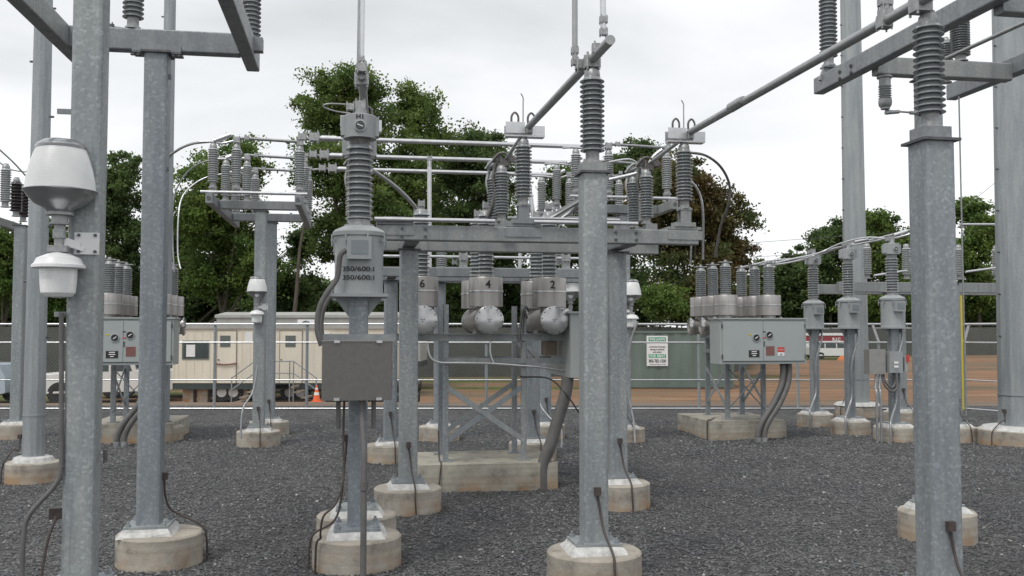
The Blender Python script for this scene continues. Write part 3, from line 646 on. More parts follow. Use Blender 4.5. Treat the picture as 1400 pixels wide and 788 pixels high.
pp = MB().tube([(x0 + .27, yb + .07, zb0_ - .001), (x0 + .27, yb + .05, zb0_ - .1), (x0 + .285, yb - .05, .85), (x0 + .285, yb - .08, .6)], .021, 10).cyl((x0 + .285, yb - .08, .64), (x0 + .285, yb - .08, -.02), .021, seg=14).cyl((x0 + .285, yb - .08, .60), (x0 + .285, yb - .08, .66), .028, seg=14)
part('outlet_conduit', pp, M['conduit'], cb)
wr = MB().tube([(x0 + .15, yb + .12, zb0_ - .01), (x0 + .145, yb + .1, .9), (x0 + .15, yb + .06, .66), (x0 + .10, yb + .02, .50), (x0 + .02, yb - .0, .42), (x0 - .0, yb + .04, .30), (x0 + .0, yb + .08, .26), (x0 - .03, yb + .1, .21), (x0 - .035, yb + .12, -.02)], .008, 6)
part('ground_wire', wr, M['wire'], cb)
# conduit joining the second CT
b = thing('meter_box', 'pair of small grey metal boxes on the nearest small transformer column', 'meter box', Qxy(1215, 14.3))
q = Qxy(1215, 14.3)
for (pa, pb, za, zb_, mm, nm) in ((1189, 1213, 512, 478, 'box_edge', 'left_box'), (1217, 1236, 510, 481, 'paint_grey', 'right_box')):
    A = Q(pa, za, 14.2); B = Q(pb, zb_, 14.2); part('box_body', MB().box(A.x, B.x, A.y, A.y + .16, A.z, B.z, .004), M[mm], b)
A = Q(1224, 500, 14.18)
part('meter_label', MB().box(A.x - .02, A.x + .05, A.y - .006, A.y - .004, A.z - .03, A.z + .0).box(A.x - .02, A.x + .05, A.y - .006, A.y - .004, A.z + .03, A.z + .06), M['txt_white'], b)
A = Q(1239, 497, 14.25); part('disconnect_switch', MB().box(A.x - .02, A.x + .03, A.y, A.y + .1, A.z - .12, A.z + .1, .003), M['paint_grey'], b)
part('red_handle', MB().box(A.x - .0, A.x + .04, A.y - .02, A.y, A.z + .02, A.z + .13, .003), M['red'], b)
for px in (1198, 1203.5):
    A = Q(px + 4, 512, 14.2); B = Q(px, 540, 14.2); part('conduit_pipe', MB().tube([(A.x, A.y + .08, A.z), (A.x - .03, A.y + .06, A.z - .2), (B.x, A.y + .0, B.z), (B.x, A.y, .1), (B.x, A.y, -.02)], .02, 8), M['conduit_steel'], b)
A = Q(1212, 512, 14.2); B = Q(1228, 511, 14.2); part('conduit_loop', MB().tube([(A.x, A.y + .08, A.z), (A.x + .02, A.y + .06, A.z - .12), (A.x + .11, A.y + .05, A.z - .2), (B.x, A.y + .06, A.z - .12), (B.x + .0, A.y + .08, A.z + .02)], .016, 8).tube([(A.x - .03, A.y + .08, A.z), (A.x + .0, A.y + .06, A.z - .16), (A.x + .12, A.y + .05, A.z - .26), (B.x + .06, A.y + .06, A.z - .16), (B.x + .08, A.y + .08, A.z + .02)], .016, 8), M['conduit'], b)

# ================= circuit breakers =================
def breaker(label, at, rz, spacing, bh, half, numbers=False, conds='right'):
    t = thing('circuit_breaker', label, 'breaker', at, 'circuit breakers', rz=rz, local=True)
    cy0 = -(spacing + .18) - .40 ; cz0, cz1 = 1.18, 1.85
    body = part('cabinet', MB().box(-.69, .69, cy0, cy0 + .42, cz0, cz1, .006), M['paint_cab'], t)
    part('cabinet_roof', MB().box(-.71, .71, cy0 - .03, cy0 + .44, cz1 + .001, cz1 + .022, .004), M['paint_cab'], body)
    for x0, x1 in ((-.655, -.012), (-.008, .655)):
        d = part('cabinet_door', MB().box(x0, x1, cy0 - .018, cy0 - .003, cz0 + .045, cz1 - .03, .004), M['paint_cab'], t)
        hx = x0 - .006 if x0 < -.1 else x1 + .006
        for hz in (cz0 + .11, cz1 - .10): part('hinge', MB().box(hx - .008, hx + .008, cy0 - .026, cy0 - .004, hz - .03, hz + .03), M['dark_steel'], d)
    part('door_gasket', MB().box(-.66, .66, cy0 - .008, cy0 - .002, cz0 + .034, cz0 + .042), M['dark_steel'], body)
    yf = cy0 - .019
    for gx, gz in ((-.125, cz0 + .395), (.085, cz0 + .435)):
        gdl = part('dial_gauge', MB().lathe([(.062, 0), (.062, .012), (.052, .013)], (gx, yf, gz), (0, -1, 0), 24), M['paint_cab'], t)
        part('dial_face', MB().lathe([(.050, 0), (.049, .003)], (gx, yf - .0135, gz), (0, -1, 0), 24), M['black'], gdl)
        part('dial_pointer', MB().bar((gx - .022, yf - .018, gz - .015), (gx + .024, yf - .018, gz + .016), .002, .011), M['txt_white'], gdl)
    S = lambda nm, x0, x1, z0, z1, mm: part(nm, MB().box(x0, x1, yf - .003, yf - .0005, z0, z1), M[mm], t)
    S('warning_strip', -.25, -.20, cz0 + .43, cz0 + .45, 'yellow'); S('name_strip', -.02, .03, cz0 + .475, cz0 + .49, 'black'); S('name_strip', -.02, .03, cz0 + .385, cz0 + .40, 'red')
    S('door_handle', -.006, .014, cz0 + .26, cz0 + .34, 'dark_steel')
    pl = S('black_nameplate', -.245, -.075, cz0 + .10, cz0 + .205, 'black')
    for i, (w, zz) in enumerate(((.08, .185), (.09, .155), (.05, .125))): part('nameplate_line', MB().box(-.16 - w / 2, -.16 + w / 2, yf - .005, yf - .0035, cz0 + zz - .006, cz0 + zz + .006), M['txt_white'], pl)
    S('data_plate', .03, .165, cz0 + .125, cz0 + .265, 'maroon')
    dg = S('danger_sticker', .215, .325, cz0 + .175, cz0 + .25, 'red'); part('sticker_lettering', text_mb('DANGER', .022, (.27, yf - .0045, cz0 + .213), width=.08), M['txt_white'], dg)
    ws = S('white_sticker', .215, .325, cz0 + .12, cz0 + .173, 'white'); part('sticker_symbol', MB().add([(.255, yf - .0045, cz0 + .13), (.285, yf - .0045, cz0 + .13), (.27, yf - .0045, cz0 + .16)], [(0, 1, 2)]), M['txt'], ws)
    # frame
    h0 = .29
    for lx in (-.3, .3):
        for ly in (-.42, .42):
            part('leg', MB().bar((lx, ly, h0 + .01), (lx, ly, 1.95 if spacing > .6 else 1.56), .075, .055, .006, up=(0, 1, 0)).box(lx - .07, lx + .07, ly - .07, ly + .07, h0, h0 + .012), M['galv'], t)
    for ly in (-.49, .49) if False else (): pass
    ext = .95 if spacing > .6 else .6
    for lx in (-.345, .345):
        part('rail', MB().bar((lx, -ext - .15, 1.60), (lx, ext, 1.60), .02, .075).bar((lx + math.copysign(.022, lx), -ext - .15, 1.635), (lx + math.copysign(.022, lx), ext, 1.635), .025, .008), M['galv_beam'], t)
        part('rail', MB().bar((lx, -ext - .15, 1.35), (lx, .42, 1.35), .03, .06), M['galv_beam'], t)
    for lx in (-.33, .33):
        part('cross_brace', MB().bar((lx, -.42, .50), (lx, .42, 1.08), .008, .055), M['galv_pole'], t)
        part('cross_brace', MB().bar((lx * .97, .42, .50), (lx * .97, -.42, 1.08), .008, .055), M['galv_pole'], t)
    for ly in ((-.46,) if spacing < .6 else ()):
        part('cross_brace', MB().bar((-.3, ly, .45), (.3, ly, 1.1), .008, .045, up=(0, 1, 0)), M['galv_pole'], t)
        part('cross_brace', MB().bar((-.3, ly * .97, 1.1), (.3, ly * .97, .45), .008, .045, up=(0, 1, 0)), M['galv_pole'], t)
        part('end_rail', MB().bar((-.34, ly, 1.50), (.34, ly, 1.50), .03, .06), M['galv_beam'], t)
    # tanks and bushings
    num = {0: '2', 1: '4', 2: '6'}
    for k, yy in enumerate((-spacing, 0, spacing)):
        tz = 1.78 if spacing > .6 else 1.75
        tk = part('tank', MB().lathe([(.128, -half), (.128, half)], (0, yy, tz), (1, 0, 0), 28).box(-.12, .12, yy - .08, yy + .08, tz - .16, tz - .1), M['stainless'], t)
        for sx in (-1, 1):
            e = MB().lathe([(.147, 0), (.150, .004), (.150, .022), (.140, .028), (.03, .034), (0.0, .034)], (sx * half, yy, tz), (sx, 0, 0), 36)
            bb = e; bb.cur = 1
            for j in range(12):
                an = 2 * math.pi * j / 12 + .13; bb.lathe([(.007, 0), (.007, .01)], (sx * (half + .026), yy + .135 * math.cos(an), tz + .135 * math.sin(an)), (sx, 0, 0), 6, False)
            for dy, dz in ((-.014, .004), (.014, .004), (.002, -.016)): bb.lathe([(.007, 0), (.007, .008)], (sx * (half + .034), yy + dy, tz + dz), (sx, 0, 0), 6, False)
            part('end_cover', bb, [M['stainless_disc'], M['dark_steel']], tk)
        for sx in (-1, 1):
            bx = sx * .36; z0 = 1.925
            dm = part('bushing_drum', MB().lathe([(.165, z0 - .004), (.182, z0), (.182, z0 + .155), (.187, z0 + .157), (.187, z0 + .172), (.182, z0 + .174), (.182, z0 + .30), (.176, z0 + .312), (.10, z0 + .318)], (bx, yy, 0), seg=40), M['stainless'], t)
            part('drum_band', MB().lathe([(.184, z0 + .155), (.189, z0 + .157), (.189, z0 + .171), (.184, z0 + .173)], (bx, yy, 0), seg=40, caps=False), M['alu'], dm)
            part('drum_neck', MB().lathe([(.10, tz + .09), (.10, z0 + .01)], (bx, yy, 0), seg=20), M['stainless'], dm)
            nsh = 16
            part('bushing_porcelain', MB().lathe(shed_profile(z0 + .318, z0 + .318 + bh, nsh if bh > .6 else 14, .092, .068), (bx, yy, 0), seg=26, caps=False), M['porcelain'], t)
            zt = z0 + .318 + bh
            tm = MB().lathe([(.07, zt - .003), (.06, zt + .03), (.03, zt + .04), (.02, zt + .09)], (bx, yy, 0), seg=16)
            if not numbers: tm.box(bx - .10, bx + .10, yy - .05, yy + .05, zt + .045, zt + .06)
            else: clamp(tm, (bx, yy, zt + .09), .04)
            part('bushing_terminal', tm, M['cast'], t)
            if numbers and sx < 0:
                part('drum_number', text_mb(num[k], .084, (bx - .1895, yy, z0 + .235), normal=(-1, 0, 0), right=(0, -1, 0), bold=.018), M['txt'], dm)
    if conds == 'right':
        for dx in (0, .10):
            part('cable_conduit', MB().tube([(.36 + dx, cy0 + .13, cz0 - .001), (.36 + dx, cy0 + .11, cz0 - .12), (.32 + dx, cy0 + .1, cz0 - .34), (.17 + dx, cy0 + .07, .56), (.0 + dx, cy0 + .05, .33), (-.08 + dx, cy0 + .05, .15), (-.085 + dx, cy0 + .05, -.03)], .045, 10), M['conduit'], t)
            part('conduit_collar', MB().cyl((-.085 + dx, cy0 + .05, -.02), (-.085 + dx, cy0 + .05, .07), .054, seg=14), M['conduit_steel'], t)
    elif conds == 'thick':
        part('cable_conduit', MB().tube([(-.55, cy0 + .42, cz0 - .001), (-.55, cy0 + .45, cz0 - .2), (-.53, cy0 + .52, .75), (-.53, cy0 + .60, .48), (-.52, cy0 + .68, .25), (-.52, cy0 + .68, -.03)], .065, 12), M['conduit'], t)
        part('small_cable', MB().tube([(-.33, -.38, 1.18), (-.34, -.42, 1.175), (-.45, cy0 + .6, 1.16), (-.62, cy0 + .45, 1.0), (-.66, cy0 + .30, .78), (-.60, cy0 + .2, .7)], .009, 6), M['black'], t)
        part('flexible_hose', MB().tube([(-.38, .62, 1.55), (-.38, .61, 1.45), (-.39, .57, 1.37), (-.40, .48, 1.335), (-.40, .3, 1.33), (-.40, 0, 1.325), (-.40, -.35, 1.30), (-.40, -.6, 1.28), (-.40, -.95, 1.22)], .013, 8).tube([(-.37, -.05, 1.56), (-.37, -.05, 1.42), (-.38, -.09, 1.31)], .012, 8), M['alu'], t)
        part('mechanism_box', MB().box(-.25, -.05, -.80, -.66, 1.40, 1.56, .006), M['wood'], t)
        part('diagonal_strut', MB().bar((-.32, -.40, 1.56), (-.30, -.62, 1.33), .03, .04).bar((-.30, -.34, 1.56), (-.28, -.54, 1.33), .03, .04), M['conduit_steel'], t)
        part('aux_tube', MB().tube([(-.36, -.45, 1.80), (-.38, -.40, 1.9), (-.38, -.37, 1.7), (-.38, -.36, 1.55)], .014, 6).tube([(-.3, -.48, 1.88), (-.33, -.43, 1.92), (-.33, -.41, 1.7), (-.33, -.41, 1.55)], .014, 6), M['conduit'], t)
    return t
def pad(label, x0, x1, y0, y1, at, h=.29):
    b = MB().box(x0, x1, y0, y1, -.2, h, .012); o = add_mesh('concrete_pad', b, M['concrete_pad']); o.location = toworld(at); o.rotation_euler = (0, 0, YAW)
    props(o, label, 'pad', 'concrete equipment pads')
qBR = Qxy(1004, 15.5); qBL = Qxy(193, 14.95); qBC = Qxy(658, 10.5)
breaker('right circuit breaker, pale cabinet facing the viewer before the green container', qBR, 0, .54, .46, .53)
breaker('left circuit breaker, its cabinet partly hidden behind the left columns', qBL, 0, .54, .46, .53)
breaker('centre circuit breaker seen end on, steel drums numbered 6, 4 and 2', qBC, math.pi / 2, .69, .68, .62, True, 'thick')
pad('right breaker pad, tan concrete block', -.72, .53, -.75, .75, qBR); pad('left breaker pad, half hidden by columns', -.62, .62, -.75, .75, qBL); pad('centre breaker pad, wide concrete block at the picture centre', -.73, .74, -.57, .53, qBC)
w = MB().tube([(qBC[0] - .5, qBC[1] - .36, .62), (qBC[0] - .5, qBC[1] - .45, .35), (qBC[0] - .49, qBC[1] - .56, .305), (qBC[0] - .5, qBC[1] - .582, .2), (qBC[0] - .52, qBC[1] - .60, -.02)], .008, 6)
single('ground_wire', w, M['wire'], 'brown ground wire hanging over the front of the centre breaker pad', 'wire', tuple(qBC))
w = MB().tube([(qBR[0] - .55, qBR[1] - .5, .32), (qBR[0] - .66, qBR[1] - .62, .30), (qBR[0] - .735, qBR[1] - .68, .28), (qBR[0] - .745, qBR[1] - .7, -.02)], .010, 6)
single('ground_wire', w, M['wire'], 'dark ground wire over the left corner of the right breaker pad', 'wire', tuple(qBR))
# ================= rear low frames =================
def simple_frame(label, cols, a0, a1, b0, b1, z0, z1, rear=True):
    t = thing('rear_support_frame', label, 'steel frame', (cols[0][0], cols[0][1], 0), 'low steel frames behind the centre breaker')
    for q in cols:
        zb = footing_parts(t, q); shaft(t, q, .17, zb, z0 - .035, name='column'); ground_wire(t, q, .17, (0, -1))
    zm = (z0 + z1) / 2
    beam(t, (a0, b0, zm), (a1, b0, zm), .09, z1 - z0, 'front_beam')
    if rear: beam(t, (a0, b1, zm), (a1, b1, zm), .09, z1 - z0, 'rear_beam')
    for q in cols: beam(t, (q[0], b0 + .05, zm - .02), (q[0], (b1 if rear else q[1] + .1) - .05, zm - .02), .12, .08, 'cross_member')
    return t
qD = Qxy(534, 12.2); qH = Qxy(728, 12.5)
a0, a1 = Q(500, 372, 12)[0], Q(830, 372, 12.4)[0]
simple_frame('first low frame behind the centre breaker, between the near frame and the fence', (qD, qH), a0, a1, qD[1] - .5, qD[1] + .55, 2.34, 2.46)
qG = Qxy(601, 14.6); qI = Qxy(745, 14.85)
simple_frame('farther low frame behind the first one, seen between the numbered drums', (qG, qI), a0 + .4, Q(820, 375, 14.5)[0], qG[1] - .4, qG[1] + .5, 2.44, 2.56)
# rods and contact stands on the rear frame
p = Q(512, 350, 11.8); q = Q(800, 354, 12.1); q.y = p.y; q.z = p.z
single('operating_rod', MB().cyl(p, q, .018, seg=10), M['alu'], 'bright thin rod behind the centre bushings, above the first rear frame', 'rod', tuple(p), 'rods of the rear frames')
for px, lab in ((635, 'between drums six and four'), (782, 'beside the centre column')):
    A = Q(px, 352, 11.85); b = MB(); clamp(b, (A.x, p.y, p.z), .055); clamp(b, (A.x - .1, p.y + .06, p.z - .06), .035)
    b.box(A.x - .2, A.x + .1, p.y - .05, p.y + .3, 2.462, 2.475).box(A.x - .05, A.x + .05, p.y - .03, p.y + .03, 2.475, 2.56)
    single('rod_bearing', b, M['cast'], 'cast rod bearing on the rear frame ' + lab, 'bearing', (A.x, p.y, 2.46), 'rod bearings')
# ================= high bus frames =================
HB = 3.45
G_HI = 'insulators of the high bus frames'
I1 = insulator('template', 'porcelain_light', 15, .64, .078, G_HI, 20)
first_hi = [True]
def hi_frame(label, qc, aL, aR, arms=(0, 1), rows=True, who='left', d2=1.5, midoff=.32, extra=True):
    """qc: front column; arms in depth at aL and aR"""
    t = thing('bus_support_frame', label, 'steel frame', (qc[0], qc[1], 0), 'high frames carrying the three long bus tubes')
    b0 = qc[1]; q2 = (qc[0] + .02, b0 + d2)
    for q in (qc, q2):
        zb = footing_parts(t, q); shaft(t, q, .17, zb, HB - .03, name='column'); ground_wire(t, q, .17, (0, -1), .55)
    zm = HB + .065
    for b in (b0, b0 + d2): beam(t, (aL + .05, b, zm), (aR - .05, b, zm), .10, .13, 'cross_beam')
    for a in (aL, aR): beam(t, (a, b0 - .72, zm), (a, b0 + d2 + .95, zm), .09, .14, 'arm')
    bolts(t, [(a, b0 - .72, zm) for a in (aL, aR)], r=.03)
    for b in (b0 - .55,): part('operating_tube', MB().cyl((aL - .14, b, HB + .17), (aR + .12, b, HB + .17), .024, seg=10), M['alu'], t)
    k = 0
    for r, (b, nm) in enumerate(((b0 - .35, 'front'), (b0 + 1.0, 'middle'), (b0 + 2.25, 'rear'))):
        for a, cn in ((aL, 'left'), (qc[0] - midoff, 'centre'), (aR, 'right')):
            br = MB()
            if cn == 'centre': br.box(a - .12, a + .12, b - .04, b + .04, HB + .145, HB + .155)
            for sx in (-1, 1):
                br.bar((a + sx * .045, b, HB + .142), (a + sx * .02, b, HB + .25), .03, .05)
            br.box(a - .05, a + .05, b - .05, b + .05, HB + .245, HB + .258)
            single('insulator_stand', br, M['alu_dull'], f'small two legged stand under the {nm} {cn} insulator on the {who} high frame', 'stand', (a, b, HB + .142), 'stands on the high bus frames')
            put(I1, (a, b, HB + .26), f'{nm} {cn} light grey insulator on the {who} high frame', G_HI)
    return t
def hi_top(qc, aL, aR, who, midoff=.32, cable=True):
    """live parts above"""
    z = HB + .26 + .64; b0 = qc[1]
    for nm, b in (('front', b0 - .35), ('middle', b0 + 1.0), ('rear', b0 + 2.25)):
        am = qc[0] - midoff
        t = thing('bus_switch_blade', f'{nm} switch blade with clamps across the top of the {who} high frame', 'switch blade', (am, b, z), 'switch blades on the high frames')
        part('blade_tube', MB().cyl((am - .05, b, z + .09), (aR + .02, b, z + .06), .020, seg=10).cyl((am + .02, b + .05, z + .085), (aR, b + .04, z + .055), .012, seg=8), M['alu_dull'], t)
        part('hinge_clamp', clamp(clamp(MB(), (am, b, z + .05), .05), (am + .14, b, z + .09), .035), M['cast'], t)
        part('jaw_clamp', clamp(clamp(MB(), (aR, b, z + .04), .045), (aR + .03, b, z + .12), .03), M['cast'], t)
        part('end_strap', MB().tube([(am - .02, b, z + .05), (am - .2, b, z + .0), (aL, b, z + .02), (aL - .2, b, z + .01)], .018, 8).cyl((am - .32, b, z + .03), (am - .08, b, z + .13), .034, seg=12), M['alu'], t)
qF = Qxy(355, 13.9); aFL = Q(290, 275, 13.4)[0]; aFR = Q(408, 275, 13.4)[0]
hi_frame('high frame on twin columns at the left, white lamp on its column, cables leaving it', qF, aFL, aFR, who='left')
hi_top(qF, aFL, aFR, 'left')
qK = Qxy(853, 14.35); aKL = Q(787, 280, 13.9)[0]; aKR = Q(918, 280, 13.9)[0]
hi_frame('high frame on twin columns right of the picture centre, behind the near frame', qK, aKL, aKR, who='right')
hi_top(qK, aKL, aKR, 'right')
# three long bus tubes
for k, (py0, b) in enumerate(((195, qF[1] - .35), (218, qF[1] + 1.0), (238, qF[1] + 2.25))):
    z = HB + .26 + .64 + .12
    nm = ('upper, nearest', 'middle', 'lowest, farthest')[k]
    s0 = aFR + .22 + .1 * k
    tb = thing('long_bus_tube', f'{nm} of the three long bright bus tubes crossing in front of the trees', 'bus tube', (s0, b, z), 'long bus tubes')
    part('tube_body', MB().cyl((s0, b, z), (aKL + .35, b, z), .034, seg=14), M['alu'], tb)
    c = MB(); clamp(c, (s0 - .02, b, z + .01), .075); clamp(c, (s0 - .19, b, z + .01), .06); c.cyl((aFR + .02, b, z - .03), (s0, b, z + .01), .02)
    part('expansion_clamp', c, M['cast'], tb)
    part('end_sleeve', MB().cyl((s0 + .08, b, z), (s0 + .3, b, z), .043, seg=14), M['alu'], tb)
# vertical connectors
def vbus(lab, p, q, r=.034):
    t = thing('vertical_bus_tube', lab, 'bus tube', p, 'vertical tubes between the low and high switches')
    part('tube_body', MB().cyl(p, q, r, seg=14), M['alu'], t); part('end_clamp', clamp(clamp(MB(), q, .045), (q[0], q[1], q[2] - .1), .035), M['cast'], t)
bm = qF[1] + 1.0; zt_ = HB + 1.02
A = Q(604, 230, 13.2); vbus('bright vertical tube left of centre, hanging from the middle long bus tube', (A.x, bm, 2.62), (A.x - .01, bm, zt_))
A = Q(741, 215, 12.8); vbus('bright vertical tube right of the middle insulators, under the nearest long bus tube', (Q(746, 297, 13.4)[0] + .08, qF[1] - .35, 2.62), (A.x, qF[1] - .35, zt_))
vbus('duller vertical tube close behind the bright one, right of the middle insulators', (Q(737, 297, 14)[0], bm + .1, 2.62), (Q(738, 240, 14)[0], bm + .1, zt_ - .1), .028)
# posts on rear low frames seen over the near beam
for px, d, z, lab in ((763, 13.2, 2.60, 'small insulator right of the vertical tubes, left of the centre column'), (603, 12.9, 2.47, 'insulator on the rear frame between drums six and four')):
    A = Qxy(px, d, z); put(I1, (A.x, A.y, z), lab, 'insulators of the rear frames', scale=(1, 1, .8))
w = MB().tube([tuple(Q(508, 232, 10)), tuple(Q(540, 255, 10.3)), tuple(Q(565, 280, 10.6)), tuple(Q(578, 300, 10.8))], .022, 8)
single('jumper_cable', w, M['alu_dull'], 'slanting cable right of the near transformer insulator, going down to the beam', 'cable', tuple(Q(508, 232, 10)), 'jumper cables')

# jumper cables
def cable(lab, pts, r=.012, m='alu_dull', seg=8, group='jumper cables', nm='jumper_cable'):
    if lab.startswith('lowest bright'): r = .012
    P = [Q(*p) for p in pts]; o = P[0]
    return single(nm, MB().tube([tuple(p) for p in P], r, seg), M[m], lab, 'cable', tuple(o), group)
cable('top dark jumper cable arching from the left high frame to the left columns', [(304, 193, 13.6), (285, 194, 13.6), (262, 197, 13.7), (242, 206, 13.8), (229, 220, 14), (222, 262, 14.2), (218, 320, 14.3), (216, 372, 14.35)], .020)
cable('middle jumper cable drooping left from the left high frame', [(322, 210, 15), (290, 218, 15), (265, 228, 15), (247, 248, 15), (237, 275, 15), (236, 320, 15), (238, 372, 14.9)], .012, 'alu_dull')
cable('lowest bright jumper cable drooping left from the left high frame', [(330, 236, 16.2), (292, 240, 16.1), (268, 250, 16), (250, 268, 15.8), (244, 295, 15.6), (243, 345, 15.5), (247, 368, 15.4)], .018, 'alu')
cable('tall dark jumper arching from the right switch down to the right breaker', [(944, 209, 14), (965, 213, 14.1), (985, 228, 14.3), (997, 252, 14.5), (996, 280, 14.6), (985, 310, 14.8), (978, 352, 14.96)], .020, 'cast_dark')
cable('bright jumper cable inside the arching one, down to the right breaker', [(925, 238, 14.6), (942, 246, 14.7), (955, 262, 14.9), (961, 290, 15), (961, 355, 15.3)], .017, 'alu')
cable('short bright jumper cable at the end of the near beam, down to the right breaker', [(930, 285, 15.3), (940, 300, 15.4), (945, 320, 15.5), (944, 362, 15.7)], .016, 'alu')
cable('jumper curling down left of the right switch group', [(905, 205, 9.9), (893, 215, 9.9), (883, 232, 9.9), (868, 238, 9.9), (833, 246, 9.9)], .020, 'alu')
cable('thin slanting cable behind the centre column, left of the right switch group', [(832, 222, 13.4), (860, 218, 13.5), (876, 226, 13.6), (890, 224, 13.6)], .016, 'alu')
cable('cable slanting up from the near beam to the centre column', [(745, 303, 9.2), (765, 292, 9.2), (792, 276, 9.1)], .017, 'alu_dull')
cable('second cable slanting up beside the first, left of the centre column', [(766, 300, 9.6), (782, 288, 9.6), (796, 270, 9.5)], .017, 'alu_dull')
cable('dark cable hanging left of the middle switch insulators', [(684, 222, 9.8), (680, 245, 9.8), (674, 275, 9.8), (666, 298, 9.8)], .018, 'cast_dark')
# cables from right breaker to the small CTs
ys_ = [(1013, 366, 15.9), (1035, 362, 15.8), (1068, 361, 16.2)]
cable('lowest cable from the right breaker to the farthest small transformer', ys_ + [(1113, 351, 16.8), (1150, 338, 16.4), (1200, 326, 15.5), (1255, 312, 15)], .016, 'alu')
cable('middle cable from the right breaker along the small transformers', [(1030, 362, 15.4), (1060, 356, 15.6), (1105, 352, 16.6), (1140, 340, 16.2), (1163, 336, 15.5), (1205, 328, 15), (1262, 318, 14.6)], .016, 'alu')
cable('topmost cable of the three strung to the small transformers', [(1054, 361, 15), (1085, 354, 15.4), (1120, 346, 16), (1150, 333, 15.8), (1185, 325, 15.2), (1222, 326, 14.6), (1268, 312, 14.4)], .016, 'alu')
for i, (p1, p2, d) in enumerate((((1168, 331), (1187, 327), 15.6), ((1222, 322), (1240, 316), 14.8))):
    single('cable_splice', MB().cyl(Q(*p1, d), Q(*p2, d), .032, seg=10), M['alu'], ('left' if i == 0 else 'right') + ' fat bright splice on the cables over the small transformers', 'splice', tuple(Q(*p1, d)), 'cable splices')

# ================= top corner structures =================
def corner_frame(lab, cols, aL, aR, bfar, bnear, z0, z1, gr=True, zcol=None, arms_dz=0.0, extra_ped=True):
    t = thing('overhead_support_frame', lab, 'steel frame', (cols[0][0], cols[0][1], 0), 'high corner frames with overhead arms')
    for q in cols:
        zb = footing_parts(t, q, r=.295, off=.07 if q is cols[0] and 'left' in lab else 0); shaft(t, q, .165, zb, z0 - .022, name='column')
        beam(t, (aL + .052, q[1], (z0 + z1) / 2), (aR - .052, q[1], (z0 + z1) / 2), .10, z1 - z0, 'cross_beam')
    for a in (aL, aR): beam(t, (a, bnear, (z0 + z1) / 2 + arms_dz), (a, bfar, (z0 + z1) / 2 + arms_dz), .10, z1 - z0, 'arm')
    return t
qA = Qxy(116, 5.3); qB = Qxy(209, 6.85); aA = (qA[0] + qB[0]) / 2
lt = corner_frame('high frame at the upper left on the two nearest left columns', (qB, Vector((qA[0], qA[1], 0))), Q(93, 57, 6.85)[0], Q(343, 90, 7.2)[0], Q(343, 95, 7.35)[1], 3.2, 3.69, 3.85)
bt = MB().box(qB[0] - .17, qB[0] + .17, qB[1] - .058, qB[1] - .052, 3.672, 3.73).box(qB[0] - .17, qB[0] + .17, qB[1] - .058, qB[1] + .07, 3.672, 3.686)
part('beam_angle_clip', bt, M['galv_beam'], lt); bolts(lt, [(qB[0] + dx, qB[1] - .06, 3.66) for dx in (-.16, -.12, .12, .16)], (0, 0, -1), .018)
ax_, az_ = Q(350, 68, 6.95)[0], 3.78
part('end_block', MB().box(ax_ - .02, ax_ + .05, qB[1] - .04, qB[1] + .04, az_ - .05, az_ + .05, .006), M['galv_beam'], lt)
for px, py, d, nm in ((88, 154, 5.25, 'upper'), (84, 430, 5.25, 'lower')):
    A = Q(px, py, d); part('bracket_tab', MB().box(A.x - .03, A.x + .06, qA[1] - .06, qA[1] - .045, A.z - .014, A.z + .014), M['galv_beam'], lt)
A = Q(229, 106, 6.85); part('bracket_tab', MB().box(A.x - .03, A.x + .03, qB[1] - .03, qB[1] - .02, A.z - .02, A.z + .02), M['galv_beam'], lt)
A = Q(228, 232, 6.85); part('bracket_tab', MB().box(A.x - .03, A.x + .02, qB[1] - .03, qB[1] - .02, A.z - .015, A.z + .015), M['galv_beam'], lt)
ground_wire(lt, qB, .165, (1, 0), .62, r=.37)
wx = MB().tube([(qA[0] - .10, qA[1] - .1, .66), (qA[0] - .14, qA[1] - .13, .5), (qA[0] - .17, qA[1] - .15, .2), (qA[0] - .2, qA[1] - .18, -.02)], .009, 6); wx.box(qA[0] - .16, qA[0] - .083, qA[1] - .03, qA[1] + .0, .63, .69)
part('ground_wire', wx, M['wire'], lt)
wx = MB().tube([(qA[0] + .12, qA[1] - .0, 1.0), (qA[0] + .12, qA[1], .96), (qA[0] + .12, qA[1], .93)], .012, 6); part('bolt_stub', wx, M['dark_steel'], lt)
P = [Q(84, 428, 5.2), Q(84, 640, 5.2), Q(77, 662, 5.2), Q(42, 702, 5.2), Q(33, 730, 5.2), Q(30, 790, 5.2)]
cd = MB().tube([P[0], P[1]], .013, 8, spline=False).tube([tuple(p) for p in P[1:]] + [(P[-1].x, P[-1].y, -.02)], .013, 8)
part('wiring_conduit', cd, M['conduit'], lt)
put(I0, (Q(183, 40, 6.85)[0], qB[1], 3.853), 'grey insulator on the high left beam, cut by the top edge', 'insulators on the high corner frames', scale=(.9, .9, 1.0))
put(I0, (Q(335, 50, 7.15)[0] + .05, qB[1] + .14, 3.78), 'grey insulator behind the slanting arm at the top left', 'insulators on the high corner frames', scale=(.9, .9, 1.0))
sh = MB(); clamp(sh, tuple(Q(150, 38, 6.9)), .03); sh.tube([tuple(Q(146, 33, 6.9)), tuple(Q(153, 38, 6.9)), tuple(Q(162, 39, 6.9)), tuple(Q(172, 41, 6.9))], .012, 6)
single('cable_clamp', sh, M['dark_steel'], 'small dark clamp with a short link on the high left beam', 'clamp', tuple(Q(150, 40, 6.9)))

